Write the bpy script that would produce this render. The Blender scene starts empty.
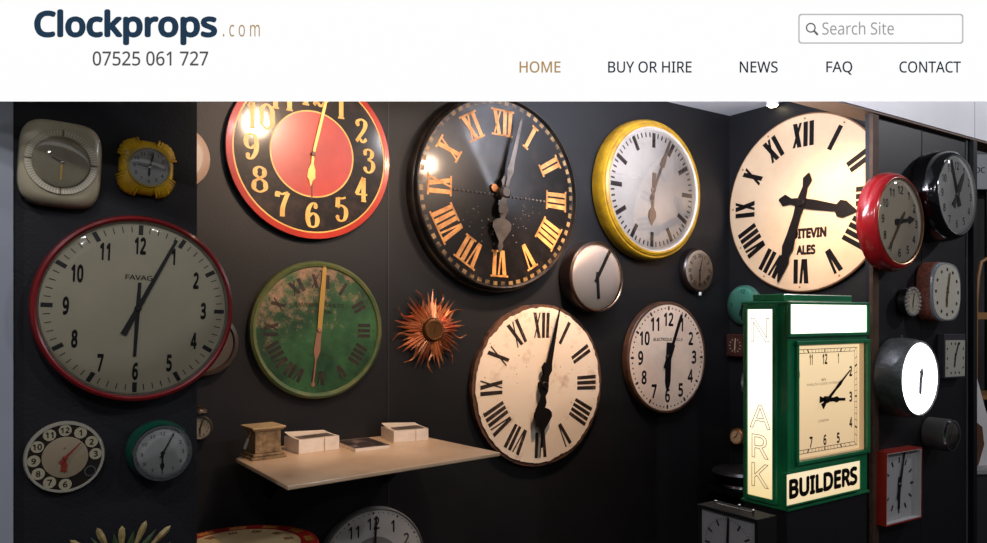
import bpy, bmesh, math, os, random
from math import sin, cos, pi, radians, sqrt, atan2
from mathutils import Vector, Matrix
random.seed(7)
SC = bpy.context.scene
COL = SC.collection
# ------------------------------------------------------------------ camera model
CAMH, F, CX, HY = 1.55, 752.0, 493.5, 315.0
A = radians(34)

class Plane:
    def __init__(s, x, y, a):
        s.p = (x, y); s.a = a
        s.d = (cos(a), sin(a)); s.n = (sin(a), -cos(a))
    def at(s, px, py, off=0.0):
        """point of the surface lying `off` in front of this wall seen at a pixel, dropped back onto the wall; and metres per pixel"""
        u = (px - CX) / F; v = (HY - py) / F
        c = s.n[0]*s.p[0] + s.n[1]*s.p[1] + off
        Z = c / (s.n[0]*u + s.n[1])
        return Vector((u*Z - off*s.n[0], Z - off*s.n[1], CAMH + v*Z)), Z/F
    def pt(s, along, off, z):
        return Vector((s.p[0] + along*s.d[0] + off*s.n[0], s.p[1] + along*s.d[1] + off*s.n[1], z))

M = Plane(0, 3.5, A)                    # main dark wall
L = Plane(0, 2.656, A)                  # projecting panel on the left
Q = Plane(1.73, 3.46, A)                # right hand panel
R = Plane(1.393, 4.44, A - pi/2)        # return wall in the recess

# ------------------------------------------------------------------ materials
def lin(c):
    return tuple(((x/255)/12.92 if x/255 <= .04045 else ((x/255+.055)/1.055)**2.4) for x in c)
MATS = {}
def mat(name, c, rough=.5, metal=0, c2=None, scale=8, lo=.4, hi=.65, bump=0, bscale=60, coat=0, emit=0, ecol=None, detail=5, spec=.5):
    if name in MATS: return MATS[name]
    m = bpy.data.materials.new(name); m.use_nodes = True
    nt = m.node_tree; b = nt.nodes['Principled BSDF']
    b.inputs['Base Color'].default_value = (*lin(c), 1)
    b.inputs['Roughness'].default_value = rough
    b.inputs['Metallic'].default_value = metal
    b.inputs['Coat Weight'].default_value = coat
    b.inputs['Coat Roughness'].default_value = .1
    b.inputs['Specular IOR Level'].default_value = spec
    if c2 is not None or bump:
        tc = nt.nodes.new('ShaderNodeTexCoord')
    if c2 is not None:
        nz = nt.nodes.new('ShaderNodeTexNoise'); nz.inputs['Scale'].default_value = scale; nz.inputs['Detail'].default_value = detail
        nz.inputs['Roughness'].default_value = .62
        nt.links.new(tc.outputs['Object'], nz.inputs['Vector'])
        r = nt.nodes.new('ShaderNodeValToRGB')
        r.color_ramp.elements[0].position = lo; r.color_ramp.elements[0].color = (*lin(c), 1)
        r.color_ramp.elements[1].position = hi; r.color_ramp.elements[1].color = (*lin(c2), 1)
        nt.links.new(nz.outputs['Fac'], r.inputs['Fac'])
        nt.links.new(r.outputs['Color'], b.inputs['Base Color'])
    if bump:
        nb = nt.nodes.new('ShaderNodeTexNoise'); nb.inputs['Scale'].default_value = bscale; nb.inputs['Detail'].default_value = 4
        nt.links.new(tc.outputs['Object'], nb.inputs['Vector'])
        bp = nt.nodes.new('ShaderNodeBump'); bp.inputs['Strength'].default_value = bump; bp.inputs['Distance'].default_value = .01
        nt.links.new(nb.outputs['Fac'], bp.inputs['Height']); nt.links.new(bp.outputs['Normal'], b.inputs['Normal'])
    if emit:
        b.inputs['Emission Color'].default_value = (*lin(ecol or c), 1)
        b.inputs['Emission Strength'].default_value = emit
    MATS[name] = m
    return m

def glass_mat(name, tint=(255, 255, 255), refl=.06, rough=.02):
    if name in MATS: return MATS[name]
    m = bpy.data.materials.new(name); m.use_nodes = True
    nt = m.node_tree; nt.nodes.clear()
    o = nt.nodes.new('ShaderNodeOutputMaterial'); mx = nt.nodes.new('ShaderNodeMixShader')
    t = nt.nodes.new('ShaderNodeBsdfTransparent'); t.inputs['Color'].default_value = (*lin(tint), 1)
    g = nt.nodes.new('ShaderNodeBsdfGlossy'); g.inputs['Roughness'].default_value = rough
    lw = nt.nodes.new('ShaderNodeFresnel'); lw.inputs['IOR'].default_value = 1.45
    ad = nt.nodes.new('ShaderNodeMath'); ad.operation = 'ADD'; ad.inputs[1].default_value = refl - .035
    nt.links.new(lw.outputs['Fac'], ad.inputs[0]); nt.links.new(ad.outputs[0], mx.inputs['Fac'])
    nt.links.new(t.outputs[0], mx.inputs[1]); nt.links.new(g.outputs[0], mx.inputs[2]); nt.links.new(mx.outputs[0], o.inputs['Surface'])
    MATS[name] = m
    return m
GLASS = glass_mat('clear_glass')

# ------------------------------------------------------------------ mesh builder
class MB:
    def __init__(s): s.v = []; s.f = []
    def add(s, vs, fs):
        n = len(s.v); s.v += [tuple(v) for v in vs]; s.f += [tuple(i+n for i in f) for f in fs]; return s
    def box(s, x0, x1, y0, y1, z0, z1):
        return s.add([(x0,y0,z0),(x1,y0,z0),(x1,y1,z0),(x0,y1,z0),(x0,y0,z1),(x1,y0,z1),(x1,y1,z1),(x0,y1,z1)],
              [(0,3,2,1),(4,5,6,7),(0,1,5,4),(1,2,6,5),(2,3,7,6),(3,0,4,7)])
    def lathe(s, prof, n=72, c=(0, 0)):
        """revolve (radius, distance in front of the wall) about the clock's own axis"""
        base = len(s.v); rings = []
        for r, d in prof:
            if r <= 1e-6:
                s.v.append((c[0], -d, c[1])); rings.append([len(s.v)-1]*n)
            else:
                i0 = len(s.v)
                for k in range(n):
                    a = 2*pi*k/n; s.v.append((c[0]+r*cos(a), -d, c[1]+r*sin(a)))
                rings.append(list(range(i0, i0+n)))
        for p, q in zip(rings, rings[1:]):
            for k in range(n):
                j = (k+1) % n; f = [p[k], p[j], q[j], q[k]]
                g = []
                for i in f:
                    if i not in g: g.append(i)
                if len(g) > 2: s.f.append(tuple(g))
        return s
    def vlathe(s, prof, n=48, c=(0, 0)):
        """revolve (radius, z) about a vertical axis"""
        rings = []
        for r, z in prof:
            if r <= 1e-6:
                s.v.append((c[0], c[1], z)); rings.append([len(s.v)-1]*n)
            else:
                i0 = len(s.v)
                for k in range(n):
                    a = 2*pi*k/n; s.v.append((c[0]+r*cos(a), c[1]+r*sin(a), z))
                rings.append(list(range(i0, i0+n)))
        for p, q in zip(rings, rings[1:]):
            for k in range(n):
                j = (k+1) % n; g = []
                for i in (p[k], p[j], q[j], q[k]):
                    if i not in g: g.append(i)
                if len(g) > 2: s.f.append(tuple(g))
        return s
    def poly(s, pts, d):
        return s.add([(x, -d, z) for x, z in pts], [tuple(range(len(pts)))])
    def prism(s, pts, d0, d1):
        n = len(pts)
        vs = [(x, -d0, z) for x, z in pts] + [(x, -d1, z) for x, z in pts]
        fs = [tuple(range(n)), tuple(range(2*n-1, n-1, -1))] + [(i, (i+1) % n, (i+1) % n+n, i+n) for i in range(n)]
        return s.add(vs, fs)
    def vprism(s, pts, z0, z1):
        n = len(pts)
        vs = [(x, y, z0) for x, y in pts] + [(x, y, z1) for x, y in pts]
        fs = [tuple(range(n)), tuple(range(2*n-1, n-1, -1))] + [(i, (i+1) % n, (i+1) % n+n, i+n) for i in range(n)]
        return s.add(vs, fs)
    def loft(s, loops, cap=True):
        """join equal-length closed loops of 3-D points"""
        n = len(loops[0]); i0 = len(s.v)
        for lp in loops: s.v += [tuple(p) for p in lp]
        for k in range(len(loops)-1):
            for i in range(n):
                j = (i+1) % n; a = i0+k*n; b = a+n
                s.f.append((a+i, a+j, b+j, b+i))
        if cap:
            s.f.append(tuple(range(i0, i0+n))); m = i0+(len(loops)-1)*n; s.f.append(tuple(range(m+n-1, m-1, -1)))
        return s
    def tube(s, pts, rad, n=8):
        pts = [Vector(p) for p in pts]; loops = []
        for i, p in enumerate(pts):
            t = (pts[min(i+1, len(pts)-1)] - pts[max(i-1, 0)]).normalized()
            a = t.orthogonal().normalized() if not loops else (pa - t*pa.dot(t)).normalized()
            pa = a; b = t.cross(a); r = rad[i] if isinstance(rad, (list, tuple)) else rad
            loops.append([p + a*r*cos(2*pi*k/n) + b*r*sin(2*pi*k/n) for k in range(n)])
        return s.loft(loops)
    def build(s, name, material, parent=None, smooth=None, bevel=0):
        me = bpy.data.meshes.new(name); me.from_pydata(s.v, [], s.f)
        bm = bmesh.new(); bm.from_mesh(me); bmesh.ops.recalc_face_normals(bm, faces=bm.faces); bm.to_mesh(me); bm.free()
        if smooth:
            for p in me.polygons: p.use_smooth = True
            try: me.set_sharp_from_angle(angle=radians(smooth))
            except Exception: pass
        me.materials.append(material)
        o = bpy.data.objects.new(name, me); COL.objects.link(o)
        if parent: o.parent = parent
        if bevel:
            bv = o.modifiers.new('bevel', 'BEVEL'); bv.width = bevel; bv.segments = 2; bv.limit_method = 'ANGLE'
        return o

def tag(o, label, cat, group=None):
    o['label'] = label; o['category'] = cat
    if group: o['group'] = group
    return o
def thing(name, label, cat, loc=(0, 0, 0), rz=0, roll=0, group=None):
    o = bpy.data.objects.new(name, None); COL.objects.link(o)
    o.empty_display_size = .05
    o.location = loc; o.rotation_euler = (0, radians(roll), rz)
    return tag(o, label, cat, group)
def struct(o): o['kind'] = 'structure'; return o
def mount(name, label, cat, plane, px, py, off=0, roll=0, group=None, gap=.002):
    P, k = plane.at(px, py, off)
    P = P + Vector((plane.n[0], plane.n[1], 0))*gap
    return thing(name, label, cat, P, plane.a, roll, group), k

# ------------------------------------------------------------------ lettering
try:                                         # Blender's own bundled sans; falls back to the built-in font
    FONT = bpy.data.fonts.load(os.path.join(bpy.utils.system_resource('DATAFILES', path='fonts'), 'NotoSansMath-Regular.woff2'))
except Exception:
    FONT = None
_tc = {}
def text2d(s, bold=0.0, spacing=1.0):
    key = (s, bold, spacing)
    if key in _tc: return _tc[key]
    cu = bpy.data.curves.new('t', 'FONT'); cu.body = s; cu.size = 1; cu.space_character = spacing
    cu.resolution_u = 4
    if FONT: cu.font = FONT
    cu.fill_mode = 'FRONT'
    ob = bpy.data.objects.new('t', cu); COL.objects.link(ob)
    bpy.context.view_layer.update()
    me = bpy.data.meshes.new_from_object(ob.evaluated_get(bpy.context.evaluated_depsgraph_get()))
    vs = [(v.co.x, v.co.y) for v in me.vertices]; fs = [tuple(p.vertices) for p in me.polygons]
    bpy.data.objects.remove(ob); bpy.data.curves.remove(cu); bpy.data.meshes.remove(me)
    if bold > 0:
        v0, f0 = vs, fs; vs, fs = [], []
        for a in range(9):
            dx, dy = (bold*cos(a*pi/4), bold*sin(a*pi/4)) if a < 8 else (0, 0); n = len(vs)
            vs += [(x+dx, y+dy) for x, y in v0]; fs += [tuple(i+n for i in f) for f in f0]
    x0 = min(v[0] for v in vs); x1 = max(v[0] for v in vs); y0 = min(v[1] for v in vs); y1 = max(v[1] for v in vs)
    _tc[key] = (vs, fs, (x0, x1, y0, y1)); return _tc[key]
def put_text(mb, s, cx, cz, w=None, h=None, d=.001, bold=0, spacing=1.0, rot=0):
    """text centred at (cx, cz), fitted to width w and/or height h; rot clockwise degrees"""
    vs, fs, (x0, x1, y0, y1) = text2d(s, bold, spacing)
    sx = w/(x1-x0) if w else None; sz = h/(y1-y0) if h else None
    if sx is None: sx = sz
    if sz is None: sz = sx
    a = radians(rot); out = []
    for x, y in vs:
        X = (x-(x0+x1)/2)*sx; Y = (y-(y0+y1)/2)*sz
        out.append((cx + X*cos(a) + Y*sin(a), -d, cz - X*sin(a) + Y*cos(a)))
    mb.add(out, fs)
def outline_text(mb, s, cx, cz, h, wfac, d, t, rot=0):
    """thin outline of the letters, as ribbons along the contour"""
    vs, fs, (x0, x1, y0, y1) = text2d(s, 0)
    cnt = {}
    for f in fs:
        for i in range(len(f)):
            e = (f[i], f[(i+1) % len(f)]); k = tuple(sorted(e)); cnt[k] = cnt.get(k, 0)+1
    sc = h/(y1-y0)
    def T(i):
        x, y = vs[i]; return Vector(((x-(x0+x1)/2)*sc*wfac+cx, (y-(y0+y1)/2)*sc+cz))
    for (a, b), n in cnt.items():
        if n == 1:
            p, q = T(a), T(b); e = q-p
            if e.length < 1e-7: continue
            e.normalize(); nn = Vector((-e.y, e.x))*t/2; p = p-e*t*.4; q = q+e*t*.4
            mb.poly([(p+nn)[:], (q+nn)[:], (q-nn)[:], (p-nn)[:]], d)

def cw(deg): a = radians(deg); return (sin(a), cos(a)), (cos(a), -sin(a))     # radial, tangential (clockwise from 12)
def radial_quad(mb, deg, r0, r1, w0, w1, d):
    r, t = cw(deg)
    P = lambda rr, tt: (r[0]*rr + t[0]*tt, r[1]*rr + t[1]*tt)
    mb.poly([P(r0, -w0/2), P(r0, w0/2), P(r1, w1/2), P(r1, -w1/2)], d)
ROM = ['XII', 'I', 'II', 'III', 'IIII', 'V', 'VI', 'VII', 'VIII', 'IX', 'X', 'XI']
def roman(mb, h, ri, ro, d, thick, thin, gap, serif=0, vw=3.0, taper=1.0, stop=None):
    txt = ROM[h % 12]; r, t = cw(h*30); H = ro - ri
    widths = [thick if c == 'I' else thick*vw for c in txt]
    tot = sum(widths) + gap*(len(txt)-1); x = -tot/2
    def P(tt, rr):
        f = 1 + (taper-1)*(rr-ri)/H
        return (r[0]*rr + t[0]*tt*f, r[1]*rr + t[1]*tt*f)
    def bar(ta, ra, tb, rb, w): mb.poly([P(ta-w/2, ra), P(ta+w/2, ra), P(tb+w/2, rb), P(tb-w/2, rb)], d)
    for c, w in zip(txt, widths):
        c0 = x + w/2
        if c == 'I': bar(c0, ri, c0, ro, thick)
        elif c == 'V':
            bar(x+thick/2, ro, c0-thick*.15, ri, thick); bar(x+w-thin/2, ro, c0+thick*.3, ri, thin)
        else:
            bar(x+thick/2, ro, x+w-thick/2, ri, thick); bar(x+w-thin/2, ro, x+thin/2, ri, thin)
        if serif:
            e = thick*.45
            if c == 'I':
                for rr in (ri, ro-serif): mb.poly([P(x-e, rr), P(x+w+e, rr), P(x+w+e, rr+serif), P(x-e, rr+serif)], d)
            else:
                for q in ((x, x+thick), (x+w-thin, x+w)): mb.poly([P(q[0]-e, ro-serif), P(q[1]+e, ro-serif), P(q[1]+e, ro), P(q[0]-e, ro)], d)
                if c == 'X':
                    for q in ((x+w-thick, x+w), (x, x+thin)): mb.poly([P(q[0]-e, ri), P(q[1]+e, ri), P(q[1]+e, ri+serif), P(q[0]-e, ri+serif)], d)
        x += w + gap
def minutes(mb, r0, r1, w, d, r0h=None, wh=None, dots=False, skip_hours=False):
    for i in range(60):
        hr = i % 5 == 0
        if hr and skip_hours: continue
        ww = wh if (hr and wh) else w
        if dots:
            rr, _ = cw(i*6); rad = ww; rc = (r0+r1)/2
            mb.poly([(rr[0]*rc + rad*cos(2*pi*k/10), rr[1]*rc + rad*sin(2*pi*k/10)) for k in range(10)], d)
        else:
            radial_quad(mb, i*6, (r0h if (hr and r0h) else r0), r1, ww, ww, d)
def arabic(mb, rad, h, d, wf=1.0, bold=0.0, hours=range(1, 13), upright=True, rz=None):
    for n in hours:
        r, _ = cw(n*30)
        vs, fs, (x0, x1, y0, y1) = text2d(str(n), bold)
        put_text(mb, str(n), r[0]*rad, r[1]*(rz or rad), w=(x1-x0)*h/(y1-y0)*wf, h=h, d=d, bold=bold)
def ring2(mb, ra, rb, d, n=96):
    mb.lathe([(ra, d), (rb, d)], n)
def disc(mb, r, d, n=96, c=(0, 0)):
    mb.poly([(c[0]+r*cos(2*pi*k/n), c[1]+r*sin(2*pi*k/n)) for k in range(n)], d)
def hand(root, name, m, deg, prof, d, th=.002, bevel=0):
    """prof: (distance out from the centre, half width)"""
    r, t = cw(deg)
    pts = [(r[0]*a - t[0]*w, r[1]*a - t[1]*w) for a, w in prof] + [(r[0]*a + t[0]*w, r[1]*a + t[1]*w) for a, w in reversed(prof)]
    return MB().prism(pts, d, d+th).build(name, m, root)
def hub(root, r, d0, d1, m, name='hub'):
    return MB().lathe([(r, d0), (r, d1-.3*r), (r*.7, d1), (0, d1)], 24).build(name, m, root, smooth=40)
def dome(root, r, d, bulge, m=None, name='glass'):
    pr = [(r*cos(a), d + bulge*sin(a)) for a in [i*pi/2/8 for i in range(9)]]
    pr[-1] = (0, d+bulge)
    return MB().lathe(pr, 72).build(name, m or GLASS, root, smooth=180)
def lathe_part(root, name, m, prof, n=96, smooth=35, c=(0, 0)):
    return MB().lathe(prof, n, c).build(name, m, root, smooth=smooth)
def sup(n, e, a, b):
    """superellipse outline"""
    return [(a*math.copysign(abs(cos(t))**e, cos(t)), b*math.copysign(abs(sin(t))**e, sin(t))) for t in [2*pi*k/n for k in range(n)]]

def numerals(dl, m, draw, hours=range(1, 13)):
    for n in hours:
        mb = MB(); draw(mb, n); mb.build('numeral', m, dl)
def fold(o):
    """printing belongs to the surface it is printed on: move it into its parent's mesh as a second material"""
    p = o.parent; a, b = p.data, o.data
    bm = bmesh.new(); bm.from_mesh(a); n0 = len(bm.faces); base = len(a.materials)
    bm.from_mesh(b); bm.faces.ensure_lookup_table()
    for f in bm.faces[n0:]: f.material_index = base
    bm.to_mesh(a); bm.free(); a.materials.append(b.materials[0]); bpy.data.objects.remove(o)

# fat-faced figures drawn as tapering pen strokes
def crom(pts, n=10):
    out = []
    P = [pts[0]] + list(pts) + [pts[-1]]
    for i in range(1, len(P)-2):
        for k in range(n):
            t = k/n; q = []
            for c in (0, 1):
                a, b, e, f = P[i-1][c], P[i][c], P[i+1][c], P[i+2][c]
                q.append(.5*(2*b + (e-a)*t + (2*a-5*b+4*e-f)*t*t + (3*b-a-3*e+f)*t**3))
            out.append(tuple(q))
    out.append(pts[-1]); return out
FIG = {
 '1': ([[(.5, 0), (.5, 1.5)], [(.5, 1.5), (.2, 1.2)], [(.25, 0), (.75, 0)]], []),
 '2': ([[(.14, 1.12), (.22, 1.36), (.5, 1.48), (.78, 1.35), (.83, 1.08), (.66, .74), (.34, .36), (.08, .05)], [(.08, .08), (.35, .2), (.64, .03), (.92, .26)]], [(.2, 1.14)]),
 '3': ([[(.14, 1.22), (.3, 1.43), (.55, 1.48), (.78, 1.3), (.72, 1.0), (.42, .82)], [(.42, .82), (.78, .7), (.9, .4), (.74, .1), (.45, 0), (.14, .2)]], [(.2, 1.2), (.2, .24)]),
 '4': ([[(.68, 0), (.68, 1.5)], [(.68, 1.5), (.08, .42)], [(.05, .42), (1.0, .42)], [(.48, 0), (.9, 0)]], []),
 '5': ([[(.24, 1.45), (.55, 1.42), (.86, 1.5)], [(.24, 1.45), (.2, .84)], [(.2, .84), (.5, .98), (.82, .8), (.9, .45), (.74, .1), (.42, 0), (.14, .2)]], [(.2, .24)]),
 '6': ([[(.8, 1.28), (.62, 1.47), (.38, 1.36), (.16, 1.0), (.12, .5), (.26, .1), (.52, 0), (.78, .12), (.88, .43), (.78, .72), (.52, .84), (.2, .62)]], [(.74, 1.25)]),
 '7': ([[(.1, 1.18), (.14, 1.45), (.45, 1.36), (.7, 1.44), (.92, 1.48)], [(.92, 1.48), (.66, .95), (.5, .5), (.48, 0)]], []),
 '8': ([[(.5, .8), (.2, 1.0), (.2, 1.32), (.5, 1.48), (.8, 1.32), (.8, 1.0), (.5, .8), (.14, .58), (.1, .2), (.5, 0), (.9, .2), (.86, .58), (.5, .8)]], []),
 '0': ([[(.5, 0), (.14, .3), (.12, .75), (.14, 1.2), (.5, 1.5), (.86, 1.2), (.88, .75), (.86, .3), (.5, 0)]], []),
}
FIG['9'] = ([[(1-x, 1.5-y) for x, y in st] for st in FIG['6'][0]], [(1-x, 1.5-y) for x, y in FIG['6'][1]])
def fat_figure(mb, s, cx, cz, h, d, thick=.25, thin=.07, wf=1.0):
    sc = h/1.5; adv = 1.05*wf*sc; x0 = cx - adv*len(s)/2
    for ch in s:
        strokes, balls = FIG[ch]
        for st in strokes:
            p = crom(st, 8) if len(st) > 2 else [(st[0][0]+(st[1][0]-st[0][0])*k/4, st[0][1]+(st[1][1]-st[0][1])*k/4) for k in range(5)]
            Lp, Rp = [], []
            for i in range(len(p)):
                a = p[max(i-1, 0)]; b = p[min(i+1, len(p)-1)]
                tx, ty = b[0]-a[0], b[1]-a[1]; ln = sqrt(tx*tx+ty*ty) or 1; tx /= ln; ty /= ln
                w = (thin + (thick-thin)*abs(ty)**2.2)/2
                Lp.append((x0+(p[i][0]-ty*w)*sc*wf, cz+(p[i][1]+tx*w-.75)*sc)); Rp.append((x0+(p[i][0]+ty*w)*sc*wf, cz+(p[i][1]-tx*w-.75)*sc))
            for i in range(len(p)-1): mb.poly([Lp[i], Lp[i+1], Rp[i+1], Rp[i]], d)
        for bx, bz in balls: disc(mb, .13*sc, d, 12, (x0+bx*sc*wf, cz+(bz-.75)*sc))
        x0 += adv

# ------------------------------------------------------------------ palette
black_wall = mat('black_wall_paint', (18, 18, 21), .5, c2=(22, 21, 22), scale=3, bump=.05, bscale=120, spec=.35)
BLK = mat('black_paint', (12, 12, 13), .4)
BLKG = mat('black_gloss', (9, 9, 11), .12, coat=.6)
GREY = mat('grey_post_paint', (176, 182, 190), .5, c2=(160, 166, 176), scale=3)
WHT = mat('white_fascia_laminate', (238, 239, 243), .45, c2=(230, 231, 236), scale=2)
CHROME = mat('chrome', (200, 200, 205), .18, 1)
BROWN = mat('brown_wood', (74, 50, 36), .5, c2=(48, 30, 22), scale=14)
DKBROWN = mat('dark_brown_wood', (30, 17, 13), .35, c2=(20, 11, 9), scale=14, coat=.3)
GOLD = mat('gilt_paint', (224, 160, 88), .4, .2, c2=(170, 106, 52), scale=26, lo=.4, hi=.72)

# ------------------------------------------------------------------ shell of the stand
def wall_box(name, plane, s0, s1, z0, z1, th, material, off=0, bevel=0):
    mb = MB().box(s0, s1, 0, th, z0, z1)
    o = mb.build(name, material, None, bevel=bevel)
    o.location = plane.pt(0, off, 0); o.rotation_euler = (0, 0, plane.a)
    return struct(o)
carpet = mat('dark_carpet', (30, 30, 32), .95, c2=(22, 22, 24), scale=90, bump=.3, bscale=300)
o = MB().box(-6, 10, -3, 9, -.05, 0).build('floor', carpet); struct(o)
TOP = 2.725
wall_box('wall_main', M, -2.0, 1.683, 0, TOP, .06, black_wall)
wall_box('wall_recess', R, .0, .955, 0, TOP, .05, black_wall)
lp = wall_box('wall_left', L, -1.43, -.998, 0, 2.55, .05, mat('left_panel_paint', (19, 20, 26), .55, c2=(22, 23, 29), scale=3, bump=.1, bscale=120, spec=.35))
wall_box('wall_right', Q, .0, .978, 0, 2.475, .02, black_wall)
# panel joints of the shell walls
seam = mat('panel_seam', (22, 22, 24), .6)
seam2 = mat('panel_joint_strip', (34, 33, 34), .5)
for i, (pl, px) in enumerate(((M, 388), (Q, 922))):
    P, k = pl.at(px, 300)
    o = MB().box(-.003, .003, -.0025, -.0003, 0, TOP if pl is M else 2.474).build('trim_%d' % (i+1), seam2 if pl is M else seam)
    o.location = (P.x, P.y, 0); o.rotation_euler = (0, 0, pl.a); struct(o)
# wooden post at the left end of the right panel, black post at its right end
o = MB().box(-.004, .046, -.018, -.001, 0, 2.474).build('trim_4', mat('post_wood', (84, 64, 50), .6, c2=(62, 46, 36), scale=9, spec=.2))
o.location = Q.pt(0, 0, 0); o.rotation_euler = (0, 0, Q.a); struct(o)
o = MB().box(.945, .985, -.03, -.001, 0, 2.474).build('trim_5', BLK); o.location = Q.pt(0, 0, 0); o.rotation_euler = (0, 0, Q.a); struct(o)
o = MB().box(.925, .933, -.008, -.001, 0, 2.474).build('trim_6', mat('aluminium_strip', (120, 122, 126), .4, .6)); o.location = Q.pt(0, 0, 0); o.rotation_euler = (0, 0, Q.a); struct(o)
# white fascia running along the right panel's line, with its brown underside board
o = MB().box(-1.0, .955, -.03, .09, 2.485, 3.0).build('wall_fascia', WHT); o.location = Q.pt(0, 0, 0); o.rotation_euler = (0, 0, Q.a); struct(o)
o = MB().box(.962, 1.9, -.03, .09, 2.485, 3.0).build('wall_fascia.001', WHT); o.location = Q.pt(0, 0, 0); o.rotation_euler = (0, 0, Q.a); struct(o)
o = MB().box(-1.0, 1.9, -.025, .085, 2.4755, 2.4845).build('trim_7', mat('fascia_underside', (112, 88, 72), .6)); o.location = Q.pt(0, 0, 0); o.rotation_euler = (0, 0, Q.a); struct(o)
# white ceiling over the stand
cmat = mat('white_ceiling_paint', (206, 207, 212), .7, c2=(196, 197, 203), scale=2)
pts = [M.pt(-2.0, 0, 0), M.pt(1.683, 0, 0), R.pt(.95, 0, 0), M.pt(1.2, 1.6, 0), M.pt(-2.0, 1.0, 0)]
o = MB().vprism([(p.x, p.y) for p in pts], TOP+.001, TOP+.05).build('ceiling', cmat); struct(o)
# grey upright at the far left
o = MB().box(-.045, .0, -.02, .05, 0, 2.55).build('trim_8', mat('grey_upright', (150, 156, 166), .5)); P, k = L.at(13, 300); o.location = (P.x, P.y, 0); o.rotation_euler = (0, 0, A); struct(o)
# hall behind the stand, seen at the right edge
o = MB().box(2.2, 8.5, 6.6, 6.7, 0, 4).build('wall_back', mat('far_hall_dark', (40, 38, 38), .8, c2=(60, 56, 54), scale=1.5)); struct(o)

# ------------------------------------------------------------------ web page header, added as a glowing board with its lettering
HB = 1.7
def hx(px): return (px-CX)/F*HB
def hz(py): return (HY-py)/F*HB
hdr = thing('web_page_header', 'wide white web page header with dark blue lettering, added as a glowing board across the top', 'sign', (0, HB, CAMH))
MB().box(hx(-60), hx(1047), .0042, .06, hz(88), hz(-40)).build('page_header_box', mat('header_back', (120, 120, 124), .6), hdr)
MB().box(hx(-60), hx(1047), 0, .0038, hz(101), hz(-40)).build('lit_panel', mat('header_white', (20, 20, 20), .9, spec=0, emit=1.0, ecol=(254, 254, 254)), hdr)
def lettering(s, x0, x1, y0, y1, c, bold=0, name='lettering', spacing=1.0):
    mb = MB(); put_text(mb, s, (hx(x0)+hx(x1))/2, (hz(y0)+hz(y1))/2, hx(x1)-hx(x0), hz(y0)-hz(y1), .0015, bold, spacing)
    return mb.build(name, mat('letter_%d_%d_%d' % c, tuple(int(q*.1) for q in c), .9, spec=0, emit=.97, ecol=c), hdr)
lettering('Clockprops', 34.5, 217.5, 9.5, 45.5, (36, 58, 80), .03)
lettering('.com', 223, 260, 25, 37, (176, 146, 104), 0, spacing=1.35)
lettering('07525 061 727', 93, 208.5, 51.5, 66, (84, 84, 86), .008)
NAVY = (36, 46, 62)
lettering('HOME', 519.5, 560.5, 61.5, 73, (176, 142, 90), .008)
lettering('BUY OR HIRE', 608, 691.5, 61.5, 73, NAVY, .008)
lettering('NEWS', 739.5, 777.5, 61.5, 73, NAVY, .008)
lettering('FAQ', 826, 852, 61.5, 75, NAVY, .008)
lettering('CONTACT', 899, 960.5, 61.5, 73, NAVY, .008)
lettering('Search Site', 822, 893.5, 22, 35, (150, 150, 150), 0)
def rr(x0, x1, y0, y1, r, n=5):
    out = []
    for (cx, cy, a0) in ((x1-r, y0+r, 0), (x0+r, y0+r, 90), (x0+r, y1-r, 180), (x1-r, y1-r, 270)):
        for k in range(n): a = radians(a0+90*k/(n-1)); out.append((hx(cx+r*cos(a)), hz(cy-r*sin(a))))
    return out
mb = MB(); a, b = rr(798, 963, 14, 44, 3), rr(799.4, 961.6, 15.4, 42.6, 2.5)
for i in range(len(a)):
    j = (i+1) % len(a); mb.poly([a[i], a[j], b[j], b[i]], .0015)
mb.build('search_box', mat('letter_grey_box', (20, 20, 20), .9, spec=0, emit=1, ecol=(186, 186, 188)), hdr)
mb = MB(); k = HB/F
mb.lathe([(3.6*k, .0015), (5.0*k, .0015)], 32, (hx(810.5), hz(28)))
mb.poly([(hx(813.2), hz(32)), (hx(814.6), hz(30.6)), (hx(818.4), hz(34.4)), (hx(816.8), hz(36))], .0015)
mb.build('magnifier_symbol', mat('letter_grey_dark', (10, 10, 10), .9, spec=0, emit=1, ecol=(96, 96, 98)), hdr)

# ================================================================== LEFT PANEL
ivory = mat('ivory_enamel', (176, 166, 136), .3, c2=(160, 148, 118), scale=5, coat=.3)
# --- cream rounded-square kitchen clock
D = .055
t, k = mount('wall_clock', 'cream rounded-square wall clock with ribbed dial surround, top left of left panel', 'clock', L, 61.5, 162.5, D, 2.5)
loops = []
for d, s in ((0, .93), (.012, 1.0), (.03, .99), (.045, .95), (.053, .86), (.056, .78)):
    loops.append([(x*37*k*s, -d, z*43.5*k*s) for x, z in sup(64, .5, 1, 1)])
MB().loft(loops).build('case', mat('cream_plastic', (190, 180, 152), .28, c2=(176, 165, 136), scale=3, coat=.4), t, smooth=60)
R0 = 32*k
lathe_part(t, 'bezel', mat('cream_plastic_rim', (186, 176, 148), .35), [(R0*1.02, .055), (R0, .0605), (R0*.8, .0585), (R0*.78, .057)])
mb = MB()
for i in range(72): radial_quad(mb, i*5, R0*.82, R0*.98, .0022, .003, .0612)
mb.build('ribs', mat('cream_ridge', (214, 206, 182), .4), t)
mb = MB()
for a in (0, 90, 180, 270): radial_quad(mb, a, R0*.8, R0*1.0, .0025, .0025, .0615)
mb.build('quarter_markings', mat('dark_gold', (70, 56, 28), .4), t)
mb = MB(); disc(mb, R0*.8, .0575); dl = mb.build('dial', mat('khaki_dial', (138, 128, 96), .4, c2=(122, 112, 82), scale=6), t)
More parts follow.
